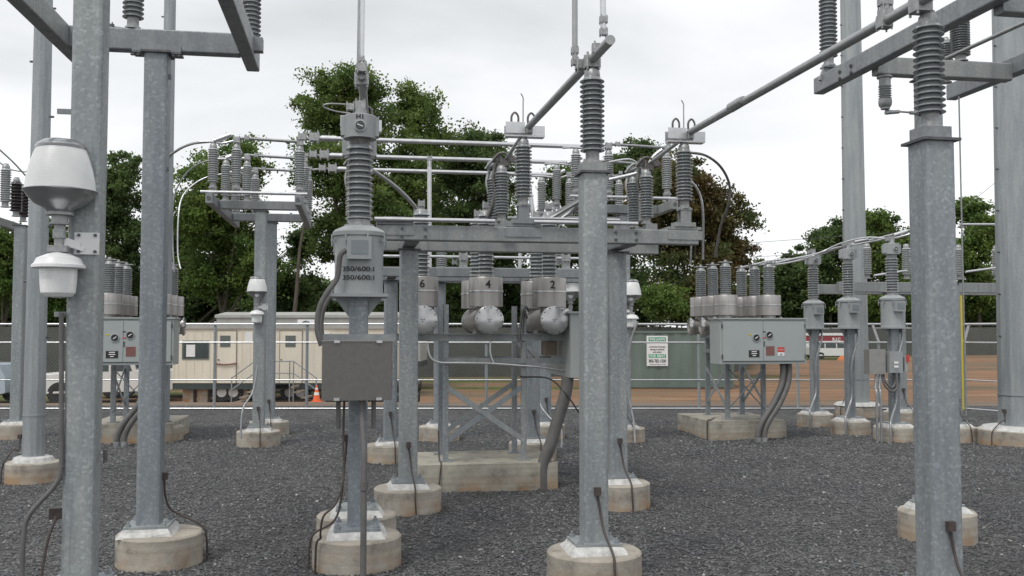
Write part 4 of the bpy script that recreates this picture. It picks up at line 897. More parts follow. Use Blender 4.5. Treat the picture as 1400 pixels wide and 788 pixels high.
qR1 = Qxy(1276, 7.7)
aR1, aR2 = Q(1123, 110, 8.4)[0], Q(1306, 120, 8.6)[0]
rt = corner_frame('high frame at the upper right, arms running overhead', (qR1, Vector((qR1[0], qR1[1] - 1.5, 0))), aR1, aR2, Q(1123, 110, 8.45)[1], 3.6, 3.735, 3.88, arms_dz=.05)
ground_wire(rt, qR1, .165, (1, 0), .6, r=.295)
bolts(rt, [(aR1 - .052, Q(1123, 110, b)[1], z) for b in (7.75, 7.95) for z in (3.80, 3.86)], (-1, 0, 0), .016)
put(I0, (aR1 + .02, Q(1128, 75, 8.3)[1], 4.0), 'grey insulator on the far end of the upper right arm, cut by the top edge', 'insulators on the high corner frames', scale=(.95, .95, 1.05))
b_ = Q(1128, 75, 8.3)[1]; single('insulator_stand', MB().bar((aR1 - .05, b_, 3.865), (aR1, b_, 3.99), .03, .06).bar((aR1 + .07, b_, 3.865), (aR1 + .04, b_, 3.99), .03, .06).box(aR1 - .04, aR1 + .08, b_ - .05, b_ + .05, 3.985, 3.999), M['galv_beam'], 'bent bracket under the insulator at the end of the upper right arm', 'stand', (aR1, b_, 3.865))
A = Q(1313, 82, 7.75); put(I0, (A.x, qR1[1], 3.883), 'grey insulator half hidden behind the nearest one, on the upper right cross beam', 'insulators on the high corner frames', scale=(.95, .95, .6))
put(I0, (A.x + .1, qR1[1] + .35, 3.80), 'insulator showing as a sliver behind the half hidden one, upper right', 'insulators on the high corner frames', scale=(.8, .8, .6))
# hanging small insulator with link
A = Q(1199, 104, 7.75); IH = insulator('small ribbed insulator hanging upside down under the upper right cross beam', 'porcelain_light', 6, .27, .052, None, 18)
IH.location = toworld((A.x, qR1[1], 3.73)); IH.rotation_euler = (math.pi, 0, YAW); 
B = Q(1250, 156, 7.75)
single('link_rod', MB().cyl((A.x, qR1[1], 3.45), (B.x, qR1[1], 3.44), .008, seg=6).cyl((A.x, qR1[1], 3.43), (A.x + .12, qR1[1], 3.445), .016, seg=8).cyl((B.x - .08, qR1[1], 3.44), (B.x, qR1[1], 3.44), .016, seg=8), M['alu_dull'], 'thin level link from the hanging insulator to the vertical wire', 'rod', (A.x, qR1[1], 3.44))
for px, pt, pb, d, lab in ((1250, 112, 560, 7.8, 'thin vertical rod just left of the nearest right column'), (1311, 132, 560, 8.0, 'thin vertical wire just right of the nearest right column')):
    A = Q(px, pt, d); B = Q(px + 4, pb, d + .6); single('vertical_rod', MB().cyl(A, (A.x, A.y, B.z), .007, seg=6), M['alu_dull'], lab, 'rod', tuple(A), 'thin vertical rods')
A = Q(1290, 82, 5.9); B = Q(1400, 30, 5.25); B.x = A.x + .0; C_ = Q(1400, 30, 5.2)
single('slanting_rod', MB().cyl(Q(1294, 80, 5.9), Q(1410, 27, 5.3), .013, seg=8), M['alu_dull'], 'slanting thin tube right of the nearest insulator, top right corner', 'rod', tuple(Q(1294, 80, 5.9)))
A = Q(1363, 5, 6.3); single('beam_bracket', MB().box(A.x - .04, A.x + .04, A.y - .04, A.y + .04, 3.9, 4.08, .004).cyl((A.x + .14, A.y, 3.95), (A.x + .3, A.y, 4.1), .014), M['galv_beam'], 'small square bracket on the top right beam near the corner', 'bracket', (A.x, A.y, 3.9))
# ================= tall tapered poles =================
def pole(lab, px, d, r0, r1, H, ft_r, bolts_=True, sides=12, h=.23):
    q = Qxy(px, d, py=560 if d > 12 else 600); t = thing('tall_steel_pole', lab, 'pole', (q[0], q[1], 0), 'tall tapered steel poles')
    f = MB().lathe([(ft_r, -.25), (ft_r, h - .012), (ft_r - .012, h)], (q[0], q[1], 0), seg=40); part('footing', f, M['concrete'], t)
    g = MB().lathe([(r0 * 1.9, h - .004), (r0 * 1.7, h + .045), (r0 * 1.35, h + .06)], (q[0], q[1], 0), seg=14); part('grout_bed', g, M['grout'], t)
    b = MB().lathe([(r0, h + .03), (r1, H)], (q[0], q[1], 0), seg=sides, smooth=False); part('shaft', b, M['galv_pole'], t)
    part('collar', MB().lathe([(r0 * 1.03, h + .5), (r0 * 1.03, h + .52)], (q[0], q[1], 0), seg=sides), M['galv_pole'], t)
    if bolts_:
        z = 1.6; k = 0
        while z < H - .2:
            rr = r0 + (r1 - r0) * (z - h) / (H - h); sx = -1 if d > 12 or k % 2 else 1
            part('step_bolt', MB().cyl((q[0] + sx * (rr - .01), q[1], z), (q[0] + sx * (rr + .035), q[1], z), .012, seg=6), M['dark_steel'], t); z += .62; k += 1
    ground_wire(t, q, r0 * 2, (-1, -.2), .5, r=ft_r, h=h)
    return t
pole('tall pole at the far left, beside the near left column', 46, 10.6, .118, .092, 6.2, .28)
pole('slim tall pole half hidden behind the second left column', 223, 14.6, .098, .085, 9.5, .30)
pole('tall pole behind the small transformers at the right', 1172, 18.8, .235, .175, 12, .42)
pole('thickest tall pole at the right edge of the picture', 1395, 14.1, .30, .24, 8.5, .60)
# ---- far left little frame
qL = Qxy(25, 14.9); t = thing('left_edge_frame', 'steel frame at the left edge, dark insulators on its arm', 'steel frame', (qL[0], qL[1], 0))
zb = footing_parts(t, qL); shaft(t, qL, .165, zb, 3.32, name='column')
aq = Q(30, 313, 16.0); beam(t, (aq.x, qL[1] - 2.6, 3.40), (aq.x, aq.y, 3.40), .09, .13, 'arm'); beam(t, (qL[0] - 1.3, qL[1], 3.40), (aq.x - .05, qL[1], 3.40), .09, .13, 'cross_beam')
I2 = insulator('t', 'porcelain_dark', 9, .62, .10, None, 20)
A = Q(32, 280, 15.6); put(I2, (A.x, A.y, 3.475), 'dark insulator at the far end of the left edge arm', 'dark insulators at the left edge')
A = Q(22, 285, 14.9); put(I2, (A.x, A.y, 3.475), 'dark insulator in front of the far one on the left edge arm', 'dark insulators at the left edge')
A = Q(7, 280, 13.8); put(I1, (A.x, A.y, 3.475), 'light grey insulator at the left edge of the picture', 'insulators at the left edge')
cable('thin cable rising left from the left edge insulators', [(40, 246, 14.8), (18, 222, 14.6), (-6, 200, 14.4)], .014, 'alu_dull')
cable('second thin cable at the left edge, drooping to the pole', [(-6, 218, 14.6), (15, 232, 14.8), (45, 236, 15)], .010, 'alu_dull')

# ---- right rear frame
a0, a1 = Q(1150, 395, 16.5)[0], Q(1440, 395, 17)[0]
qP = Qxy(1230, 17.3); qP2 = Qxy(1430, 17.6)
simple_frame('low frame at the right rear, seen between the tall poles', (qP, qP2), a0, a1, qP[1] - .45, qP[1] + .5, 2.36, 2.54)
for px, d, lab in ((1188, 16.7, 'first insulator on the right rear frame, beside the middle small transformer'), (1243, 16.8, 'second insulator on the right rear frame, left of the nearest column'), (1313, 17, 'insulator on the right rear frame, edge showing right of the nearest column'), (1366, 17.1, 'last insulator on the right rear frame, touching the thick pole')):
    A = Qxy(px, d); put(I1, (A.x, qP[1] - .45, 2.60), lab, 'insulators on the right rear frame', scale=(1, 1, .98))
for (p1, p2, lab) in (((1195, 377), (1240, 370), 'left bright rod above the right rear frame'), ((1320, 372), (1372, 365), 'right bright rod above the right rear frame'), ((1312, 307), (1372, 307), 'bright rod along the insulator tops at the right rear')):
    A, B = Q(*p1, 16.4), Q(*p2, 16.6); single('operating_rod', MB().cyl(A, B, .02, seg=8), M['alu'], lab, 'rod', tuple(A), 'rods at the right rear')
qS = Qxy(1303, 14.5); column('column almost hidden behind the nearest right column, only its footing edge showing', qS, 2.4, .17)

# ================= lamps =================
def lamp(lab, at, k=1.0, side=1):
    t = thing('yard_lamp', lab, 'lamp', at, 'double yard lamps', local=True)
    t.scale = (k, k, k); s = .178
    rf = MB().lathe([(.062, -.02), (.075, .0), (.13, .028), (.165, .065), (s + .004, .092), (s + .012, .096), (s + .004, .102)], seg=40); part('reflector_bowl', rf, M['reflector'], t)
    gl = MB().lathe([(s, .102), (s - .004, .15), (s - .018, .22), (s - .038, .29), (s - .055, .33)], seg=48, caps=False); part('lamp_shade', gl, M['glass_ribbed'], t)
    part('shade_cap', MB().lathe([(s - .05, .325), (s - .048, .338), (s - .058, .352), (s - .09, .372), (0, .38)], seg=40), M['reflector'], t)
    part('stem', MB().lathe([(.07, -.035), (.07, -.02), (.06, -.018)], seg=24).lathe([(.042, -.075), (.042, -.035)], seg=18).lathe([(.05, -.085), (.05, -.075)], seg=18).lathe([(.026, -.20), (.026, -.085)], seg=14).lathe([(.034, -.16), (.034, -.11)], seg=14), M['cast'], t)
    part('splice_box', MB().box(-.05, .05, -.04, .04, -.235, -.20, .004), M['cast'], t)
    dm = MB().lathe([(.03, -.235), (.055, -.243), (.11, -.268), (.122, -.295), (.134, -.305), (.135, -.32), (.13, -.323)], seg=40); part('lower_cap', dm, M['white'], t)
    part('lower_globe', MB().lathe([(.095, -.322), (.092, -.40), (.087, -.455), (.07, -.475), (0, -.482)], seg=32), M['glass_ribbed'], t)
    br = MB().box(side * .06 - .0, side * .06 + side * .13, .055, .065, -.24, -.12, .003); part('bracket_plate', br, M['white'], t)
    part('bracket_arm', MB().bar((0, 0, -.16), (side * .09, .055, -.19), .02, .03).bar((0, .0, -.18), (side * .11, .055, -.215), .02, .02), M['white'], t)
    part('bracket_bolts', MB().lathe([(.009, 0), (.009, .01)], (side * .085, .055, -.135), (0, -1, 0), 6, False).lathe([(.009, 0), (.009, .01)], (side * .17, .055, -.135), (0, -1, 0), 6, False).lathe([(.009, 0), (.009, .01)], (side * .17, .055, -.225), (0, -1, 0), 6, False).lathe([(.009, 0), (.009, .01)], (side * .085, .055, -.225), (0, -1, 0), 6, False), M['dark_steel'], t)
    return t
A = Q(82, 286, 5.12); lamp('large double lamp on the near left column, ribbed shade above and white capped globe below', (A.x, A.y, A.z))
A = Q(351, 406, 13.7); lamp('small white double lamp on the twin columns at the left', (A.x, qF[1] - .15, A.z), .80, 1)
A = Q(866, 411, 14.1); lamp('small white double lamp right of the near frame column, above the green container', (A.x, qK[1] - .15, A.z), .85, -1)
A = Q(780, 408, 14.7); l4 = lamp('small lamp right of the drum marked 2, half behind the centre column', (A.x, A.y, A.z), 1.0, -1)
part('long_arm', MB().cyl((-.05, .05, -.18), (-.42, .12, -.18), .02), M['galv_pole'], l4)
w = MB().tube([tuple(Q(872, 440, 14.1)), tuple(Q(862, 470, 14.1)), tuple(Q(858, 530, 14.1)), tuple(Q(866, 575, 14)), tuple(Q(868, 606, 13.9))], .016, 8)
single('lamp_conduit', w, M['conduit_steel'], 'thin steel conduit under the small lamp right of the near frame', 'conduit', tuple(Q(872, 440, 14.1)), 'thin conduits')
w = MB().tube([tuple(Q(737, 500, 14)), tuple(Q(737, 548, 14)), tuple(Q(752, 572, 13.8)), tuple(Q(767, 585, 13.7)), tuple(Q(767, 628, 13.6))], .016, 8)
single('lamp_conduit', w, M['conduit_steel'], 'thin bent steel conduit behind the centre breaker pad', 'conduit', tuple(Q(737, 500, 14)), 'thin conduits')
w = MB().tube([tuple(Q(352, 500, 13.7)), tuple(Q(346, 535, 13.6)), tuple(Q(332, 560, 13.4)), tuple(Q(329, 600, 13.3))], .014, 8)
single('lamp_conduit', w, M['conduit_steel'], 'thin conduit curving from the left twin columns to the gravel', 'conduit', tuple(Q(352, 500, 13.7)), 'thin conduits')

# ================= chain link fence =================
FD = 20.4
def fence(lab, p, q, posts, arms=()):
    p = Vector(p); q = Vector(q); L = (q - p).length; an = math.atan2(q.y - p.y, q.x - p.x)
    t = wthing('chain_link_fence', lab, 'fence', (p.x, p.y, 0), an, 'chain link fence around the yard')
    for z, r in ((1.83, .024), (1.44, .018), (.64, .014), (.03, .018)):
        if z == .64 : part('rail', MB().cyl((0, 0, z), (L, 0, z), r, seg=8), M['alu'], t); continue
        part('rail', MB().cyl((0, 0, z), (L, 0, z), r, seg=8), M['alu'], t)
    for x in posts:
        ps = part('post', MB().cyl((x, .03, -.1), (x, .03, 1.86 if x not in arms else 1.45), .032, seg=10).lathe([(.038, 0), (.02, .03)], (x, .03, 1.86 if x not in arms else 1.45), seg=10), M['galv_pole'], t)
        if x in arms: part('barb_arm', MB().bar((x, .03, 1.45), (x + arms[x], .0, 1.84), .03, .05), M['alu'], ps)
    mesh = MB().add([(0, -.005, .0), (L, -.005, .0), (L, -.005, 1.83), (0, -.005, 1.83)], [(0, 1, 2, 3)]); part('wire_mesh', mesh, M['chain'], t)
    return t
X = lambda px, d=FD: (px - 700) / F * d
xl = X(-250)
fence('long galvanized chain link fence across the whole back of the yard', (xl, FD, 0), (X(1318), FD, 0), [X(px) - xl for px in (-140, 50, 294, 420, 665, 800, 955, 1090)] + [X(1201) - xl, X(1318) - xl], {X(1201) - xl: -.14, X(1318) - xl: .1})
fence('short fence run turning toward the viewer behind the right edge poles', (X(1318), FD, 0), (X(1560, 17.4), 17.2, 0), [1.6, 3.4])
A = W(1314, 400, FD - .12); B = W(1317, 560, FD - .12)
o = add_mesh('yellow_pole', MB().cyl((0, 0, 0), (A.x - B.x, 0, 2.7), .022, seg=10), M['yellow']); o.location = (B.x, B.y, 0); props(o, 'yellow pole standing at the fence corner post, right of the nearest column', 'pole')

# ================= beyond the fence =================
def terr(x, y): return ground_z(x, y)
# dark screened fence
t = wthing('screened_fence', 'long dark fabric screened fence far behind trailers, container and vans', 'fence', (0, 0, 0))
pl = [(-70, 47), (-20, 50), (8, 53), (14, 58), (24, 92), (95, 97)]
for (xa, ya), (xb, yb) in zip(pl, pl[1:]):
    n = max(2, int(math.hypot(xb - xa, yb - ya) / 2.4)); v = []; f = []
    for i in range(n + 1):
        k = i / n; x_, y_ = xa + (xb - xa) * k, ya + (yb - ya) * k; zt = 2.0 + random.uniform(-.05, .05) + (.25 if y_ > 60 else 0)
        for j in range(5):
            v.append((x_, y_ + random.uniform(-.06, .06), terr(x_, y_) - .05 + (zt - terr(x_, y_)) * j / 4))
        part('screen_post', MB().cyl((x_, y_ + .12, terr(x_, y_) - .2), (x_, y_ + .12, zt + .1), .05, seg=6), M['galv_pole'], t) if i % 2 == 0 and abs(x_) < 42 else None
    f = [(i * 5 + j, (i + 1) * 5 + j, (i + 1) * 5 + j + 1, i * 5 + j + 1) for i in range(n) for j in range(4)]
    part('screen_fabric', MB().add(v, f, True), M['screen'], t)

# --- trailers
def trailer(lab, x0, x1, y, z0, z1, depth, roofh, mw, detail, gz):
    t = wthing('office_trailer', lab, 'trailer', (x0, y, gz), 0, 'office trailers')
    L = x1 - x0; z0 -= gz; z1 -= gz
    b = MB().box(0, L, 0, depth, z0, z1, .02)
    body = part('wall', b, mw, t)
    sid = MB()
    k = .20
    while k < L - .1: sid.box(k - .008, k + .008, -.012, 0.0, z0 + .02, z1 - .02); k += .305
    part('siding_batten', sid, mw, body)
    part('roof_edge', MB().box(-.06, L + .06, -.06, -.001, z1 - .02, z1 + .10), M['roof_grey'], t)
    part('roof', MB().add([(-.06, -.06, z1 + .1), (L + .06, -.06, z1 + .1), (L + .06, depth / 2, z1 + .1 + roofh), (-.06, depth / 2, z1 + .1 + roofh), (L + .06, depth + .06, z1 + .1), (-.06, depth + .06, z1 + .1)], [(0, 1, 2, 3), (3, 2, 4, 5), (0, 3, 5), (1, 4, 2)]), M['roof_grey'], t)
    part('chassis', MB().box(-.02, L + .02, .02, depth - .02, z0 - .24, z0 - .001), M['trim_dark'], t)
    return t, z0, z1, L
ty = 36.6; tx0 = X(238, ty); tx1 = X(543, ty); gz = terr(-10.5, ty)
gz = terr(-10.5, ty); mpx = ty / F
tr, z0, z1, L = trailer('near cream office trailer with two doors and a dark window', tx0, tx1, ty, Zat(524, ty), Zat(449, ty), 3.0, .12, M['cream'], True, gz)
lx = lambda px: X(px, ty) - tx0
lz = lambda py: Zat(py, ty) - gz
part('corner_trim', MB().box(-.02, .04, -.02, 0, z0, z1), M['cream'], tr)
w = part('window', MB().box(lx(250), lx(287), -.03, -.013, lz(491.5), lz(466), .01), M['glass_frame'], tr); part('pane', MB().box(lx(252), lx(285.5), -.036, -.031, lz(490), lz(469.5)), M['glass'], w)
part('paper_notice', MB().box(lx(256), lx(268), -.042, -.037, lz(488), lz(471.5)), M['white'], w)
for a_, b_, c_, d_ in ((298, 324, 302, 316), (383.5, 413.5, 391, 405)):
    d = part('door', MB().box(lx(a_), lx(b_), -.035, -.013, lz(524), lz(453), .01), M['cream'], tr)
    gf = MB()
    for u0, u1, v0, v1 in ((a_ - .6, b_ + .6, 453, 452), (a_ - .6, a_ + .2, 524, 452), (b_ - .2, b_ + .6, 524, 452)): gf.box(lx(u0), lx(u1), -.04, -.012, lz(v0), lz(v1))
    part('door_frame', gf, M['wood'], d)
    wf = part('window', MB().box(lx(c_), lx(d_), -.052, -.036, lz(474.5), lz(459), .005), M['glass_frame'], d); part('pane', MB().box(lx(c_ + 1.6), lx(d_ - 1.6), -.058, -.053, lz(473), lz(461)), M['glass'], wf) if False else None
    part('door_handle', MB().box(lx(a_ + 1.5), lx(a_ + 3), -.08, -.036, lz(493), lz(491)), M['dark_steel'], d)
part('wall_notice', MB().box(lx(336), lx(346), -.03, -.013, lz(467), lz(454)), M['white'], tr)
part('barrier_tape', MB().tube([(lx(297), -.08, lz(497)), (lx(310), -.09, lz(498.5)), (lx(326), -.08, lz(496.5))], .03, 5), M['maroon'], tr)
part('wall_unit', MB().box(lx(440), lx(452), -.12, -.013, lz(463), lz(455), .01), M['white'], tr)
for px in (255, 275, 330, 470, 520):
    part('block_pier', MB().box(lx(px) - .2, lx(px) + .2, .3, .7, -.02, z0 - .242), M['concrete'], tr)
for px in (302, 318, 395, 410):
    wh = MB().lathe([(.2, 0), (.36, .01), (.38, .05), (.38, .2), (.36, .24)], (lx(px), .25, .37), (0, 1, 0), 20); whl = part('wheel', wh, M['rubber'], tr); part('rim', MB().lathe([(.19, 0), (.08, .02)], (lx(px), .235, .37), (0, 1, 0), 14), M['white'], whl)
# second trailer behind
t2y = 41.5; a_, b_ = X(296, t2y), X(575, t2y)
tr2, z02, z12, L2 = trailer('second grey office trailer rising behind the cream one', a_, b_, t2y, .4, Zat(434, t2y), 3.2, .16, M['roof_grey'], False, terr(-9, t2y))
sg = wthing('roof_sign', 'small white sign with a dark blue arc above the cream trailer', 'sign', (X(418.5, 36.9), 36.9, Zat(449, 36.9)))
hw = 11.5 * 36.9 / F; hh = 10.5 * 36.9 / F
pn = part('sign_panel', MB().box(-hw, hw, -.01, .02, .04, .04 + hh * 1, .008), M['white'], sg)
part('logo_arc', MB().tube([(-.1, -.03, .17), (-.12, -.03, .22), (-.04, -.03, .27), (.06, -.03, .27), (.13, -.03, .24), (.06, -.03, .25), (-.02, -.03, .25)], .016, 5), M['txt'], pn)
part('sign_text', text_mb('WilScot', .07, (0, -.013, .095), width=.5, bold=.02), mk('sign_blue', (.02, .06, .3), .5), pn)
part('sign_leg', MB().cyl((-.2, .03, -.03), (-.2, .03, .06), .015, seg=6).cyl((.2, .03, -.03), (.2, .03, .06), .015, seg=6), M['dark_steel'], sg)
# steps
def stair(lab, x0, flip, yy):
    st = wthing('wooden_steps', lab, 'steps', (x0, yy, gz)); s = -1 if flip else 1
    pf = z0 - .05
    part('platform', MB().box(0, s * 1.35, -.0, 1.1, pf - .09, pf), M['wood'], st)
    tread = MB()
    for i in range(3): tread.box(-s * (.28 * i + .26), -s * (.28 * i) , 0, 1.1, pf - .2 * (i + 1) - .06, pf - .2 * (i + 1)) if s < 0 else tread.box(-(.28 * i + .28), -(.28 * i), 0, 1.1, pf - .2 * (i + 1) - .06, pf - .2 * (i + 1))
    part('treads', tread, M['wood'], st)
    rl = MB()
    for y_ in (0.02,):
        for z_ in (.48, .92): rl.tube([(s * 1.3, y_, pf + z_), (0, y_, pf + z_), (-s * .85, y_, pf + z_ - .62)], .022, 6, spline=False)
        for x_ in (0, s * 1.3): rl.cyl((x_, y_, 0 if True else pf), (x_, y_, pf + .94), .024, seg=6)
        rl.cyl((-s * .85, y_, 0), (-s * .85, y_, pf + .32), .024, seg=6)
    part('handrail', rl, M['galv_pole'], st)
stair('wooden steps with pipe rail at the left trailer door', X(349, 35.4), False, ty - 1.2); stair('wooden landing with pipe rail at the right trailer door', X(402, 35.4), True, ty - 1.2)
# cone
cx, cyy = X(434, 34.5), 34.5
cn = wthing('traffic_cone', 'orange traffic cone with white band in front of the cream trailer', 'cone', (cx, cyy, terr(cx, cyy)))
cb_ = part('cone_body', MB().lathe([(.15, .03), (.10, .26)], seg=16, caps=False).lathe([(.078, .36), (.055, .46)], seg=16, caps=False).lathe([(.04, .52), (.025, .62), (0, .62)], seg=16, caps=False), M['orange'], cn)
part('white_band', MB().lathe([(.10, .26), (.078, .36)], seg=16, caps=False).lathe([(.055, .46), (.04, .52)], seg=16, caps=False), M['white'], cb_); part('cone_base', MB().box(-.2, .2, -.2, .2, 0, .03, .01), M['orange'], cn)
# orange netting
v = []; n = 26
for i in range(n):
    for j in range(4): v.append((i * .055 + random.uniform(-.02, .02), (j - 1.5) * .12 + random.uniform(-.04, .04), .04 + .10 * abs(math.sin(i * .5 + j * .3)) * (1 - abs(i - 13) / 16) + random.uniform(0, .05)))
o = add_mesh('orange_netting', MB().add(v, [(i * 4 + j, (i + 1) * 4 + j, (i + 1) * 4 + j + 1, i * 4 + j + 1) for i in range(n - 1) for j in range(3)]), M['orange']); xo = X(306, 31); o.location = (xo, 31, terr(xo, 31)); props(o, 'crumpled orange plastic netting on the ground before the trailers', 'netting')
# culvert pipes
xo = X(574, 32)
for i, (dx, dz, lab) in enumerate(((0, 0, 'dark corrugated pipe lying behind the fence, lower one'), (.05, .42, 'dark corrugated pipe lying on top of the other behind the fence'))):
    b = MB(); pr = []
    for k in range(40): pr.append((.21 + .012 * (k % 2), k * .08))
    b.lathe([(.17, .0)] + pr + [(.17, 3.12)], (0, 0, 0), (-1, 0, 0), 20, True, caps=False); b.lathe([(.17, .0), (.165, 3.1)], (0, 0, 0), (-1, 0, 0), 20, caps=False)
    o = add_mesh('culvert_pipe', b, M['black']); o.location = (xo + dx, 32, terr(xo, 32) + .22 + dz); props(o, lab, 'pipe', 'culvert pipes')
# --- container
cyd = 42.5; cx0 = X(820, cyd); cx1 = X(1001, cyd); gc = terr(0, cyd)
ct_ = wthing('storage_container', 'long green corrugated storage container with a white rental sign', 'container', (cx0, cyd, gc))
Lc = cx1 - cx0; hc = Zat(452.5, cyd) - gc
v = []; f = []; n = int(Lc / .14)
for i in range(n + 1):
    yy = 0 if i % 4 in (0, 1) else .035
    v += [(i * Lc / n, yy, .16), (i * Lc / n, yy, hc - .1)]
f = [(2 * i, 2 * i + 2, 2 * i + 3, 2 * i + 1) for i in range(n)]
part('side_panel', MB().add(v, f), M['green_box'], ct_)
part('container_frame', MB().box(-.05, Lc + .05, -.03, .08, hc - .1, hc).box(-.05, Lc + .05, -.03, .08, .02, .16).box(-.05, .06, -.03, .1, .16, hc - .1).box(Lc - .06, Lc + .05, -.03, .1, .16, hc - .1), M['green_box'], ct_)
part('container_shell', MB().box(-.04, Lc + .04, .10, 2.4, .03, hc - .005), M['green_box'], ct_)
sg = wthing('rental_sign', 'white and green rental sign with a phone number on the green container', 'sign', (X(898, cyd), cyd - .04, Zat(500.5, cyd)))
sw_, sh_ = 29 * cyd / F, 41 * cyd / F
pn = part('sign_panel', MB().box(-sw_ / 2, sw_ / 2, -.02, 0, 0, sh_, .004), M['white'], sg)
for z0_, z1_ in ((.82, .95), (.27, .39)): part('green_band', MB().box(-sw_ * .41, sw_ * .41, -.024, -.021, z0_ * sh_, z1_ * sh_), M['sign_green'], pn)
for s_, z_, h_, w_, m_ in (('WILLIAMS', .885, .085, .74, 'txt_white'), ('SCOTSMAN', .775, .03, .55, 'txt'), ('STORAGE TRAILERS', .63, .05, .76, 'txt'), ('MOBILE OFFICES', .54, .05, .66, 'txt'), ('AND MORE.', .455, .05, .42, 'txt'), ('FOR RENT', .33, .085, .74, 'txt_white'), ('800-782-1500', .165, .11, .80, 'txt'), ('WWW.WILLSCOT.COM', .05, .028, .76, 'txt')):
    part('sign_text', text_mb(s_, h_ * sh_, (0, -.027, z_ * sh_), width=w_ * sw_, bold=.02), M[m_], pn)

# --- vehicles
def vehicle(lab, at, rz, prof, glasspoly, W_, mat_, wheels, wr, kind='parked_car', cat='car', pickup=False, cabtop=None, grp='vehicles parked beyond the fence', pillars=()):
    """prof: side outline (x,z), front at -x; body has a tumblehome cabin"""
    t = wthing(kind, lab, cat, at, rz, grp)
    n = len(prof); belt = max(z for x, z in prof) * .60
    def wd(z): return W_ / 2 * (1.04 - .13 * z / cabtop)
    ring = []
    for s in (-1, 1): ring.append([(x, s * wd(z), z) for x, z in prof])
    inner = [[(x * .995, s * (wd(z) - .06), z + (.03 if z > belt else 0)) for x, z in prof] for s in (-1, 1)]
    v = ring[0] + inner[0] + inner[1] + ring[1]
    f = []
    for k in range(3):
        for i in range(n): f.append((k * n + i, k * n + (i + 1) % n, (k + 1) * n + (i + 1) % n, (k + 1) * n + i))
    f += [tuple(range(n))[::-1], tuple(range(3 * n, 4 * n))]
    part('body', MB().add(v, f), M[mat_], t, fix=True)
    for gp in glasspoly:
        for s in (-1, 1):
            vs = [(x, s * (wd(z) + .008), z) for x, z in gp] + [(x, s * (wd(z) - .02), z) for x, z in gp]; m_ = len(gp)
            part('side_window', MB().add(vs, [tuple(range(m_)), tuple(range(2 * m_ - 1, m_ - 1, -1))] + [(i, m_ + i, m_ + (i + 1) % m_, (i + 1) % m_) for i in range(m_)]), M['glass'], t, fix=True)
    for x in wheels:
        for s in (-1, 1):
            y = s * (W_ / 2 - .10)
            part('wheel_arch', MB().lathe([(wr * 1.12, 0), (wr * 1.12, .05)], (x, s * (W_ / 2 - .045), wr * 1.02), (0, s, 0), 28), M['black'], t)
            w = part('wheel', MB().lathe([(wr * .62, -.12), (wr * .95, -.12), (wr, -.09), (wr, .09), (wr * .95, .12), (wr * .62, .11)], (x, y, wr), (0, s, 0), 28, caps=False), M['rubber'], t)
            part('rim', MB().lathe([(wr * .62, .10), (wr * .5, .06), (wr * .2, .08), (0, .09)], (x, y, wr), (0, s, 0), 10, smooth=False), M['alu'], w)
    return t
def front_bits(t, xf, W_, zg0, zg1, zb, chrome='white'):
    part('grille', MB().box(xf - .02, xf + .03, -W_ * .3, W_ * .3, zg0 + .03, zg1, .01), M['dark_steel'], t)
    for i in range(4): part('grille_bar', MB().box(xf - .05, xf - .021, -W_ * .32, W_ * .32, zg0 + .03 + i * (zg1 - zg0 - .06) / 3, zg0 + .085 + i * (zg1 - zg0 - .06) / 3), M['white'], t)
    for s in (-1, 1): part('headlight', MB().box(xf - .025, xf + .05, s * W_ * .31, s * W_ * .46, zg0 + .04, zg1 - .03, .02), M['reflector'], t)
    part('bumper', MB().box(xf - .10, xf + .08, -W_ * .49, W_ * .49, zb, zb + .2, .04), M['alu'], t)
pk = [(-2.65, .55), (-2.68, .95), (-2.6, 1.10), (-1.45, 1.20), (-1.35, 1.22), (-.75, 1.78), (-.6, 1.83), (.75, 1.83), (.85, 1.78), (1.0, 1.25), (2.65, 1.25), (2.68, .6), (2.2, .45), (-2.2, .42)]
gx = X(152, 38.5); tpk = vehicle('white pickup truck behind the left columns, grille toward the left', (gx, 38.5, terr(gx, 38.5)), R(21), pk, [[(-1.12, 1.24), (-.70, 1.68), (-.02, 1.70), (-.02, 1.24)], [(.06, 1.24), (.06, 1.70), (.70, 1.68), (.84, 1.24)]], 1.95, 'car_white', (-1.75, 1.65), .40, 'parked_pickup', 'pickup truck', cabtop=1.85)
front_bits(tpk, -2.68, 1.95, .72, 1.08, .42)
part('windshield', MB().add([(-1.36, -.82, 1.24), (-1.36, .82, 1.24), (-.78, .70, 1.77), (-.78, -.70, 1.77)], [(0, 1, 2, 3)]), M['glass'], tpk)
sv = [(-2.3, .5), (-2.35, .85), (-2.2, 1.02), (-1.25, 1.14), (-1.1, 1.17), (-.45, 1.66), (-.2, 1.74), (1.7, 1.72), (1.95, 1.66), (2.25, 1.1), (2.3, .5), (1.9, .38), (-1.9, .38)]
gx = X(-44, 38); tsv = vehicle('silver blue sport utility car at the left edge', (gx, 38, terr(gx, 38)), R(-6), sv, [[(-.98, 1.16), (-.42, 1.58), (.25, 1.62), (.25, 1.16)], [(.33, 1.16), (.33, 1.62), (1.1, 1.60), (1.1, 1.16)], [(1.18, 1.16), (1.18, 1.60), (1.75, 1.56), (2.02, 1.16)]], 1.85, 'car_silver', (-1.45, 1.4), .36, cabtop=1.76)
tsv.scale = (1, 1, .9)
front_bits(tsv, -2.35, 1.85, .68, .92, .42)
vn = [(-2.3, .45), (-2.35, .9), (-2.1, 1.08), (-1.5, 1.15), (-.8, 1.72), (-.5, 1.80), (2.05, 1.78), (2.25, 1.2), (2.3, .45), (1.9, .35), (-1.9, .35)]
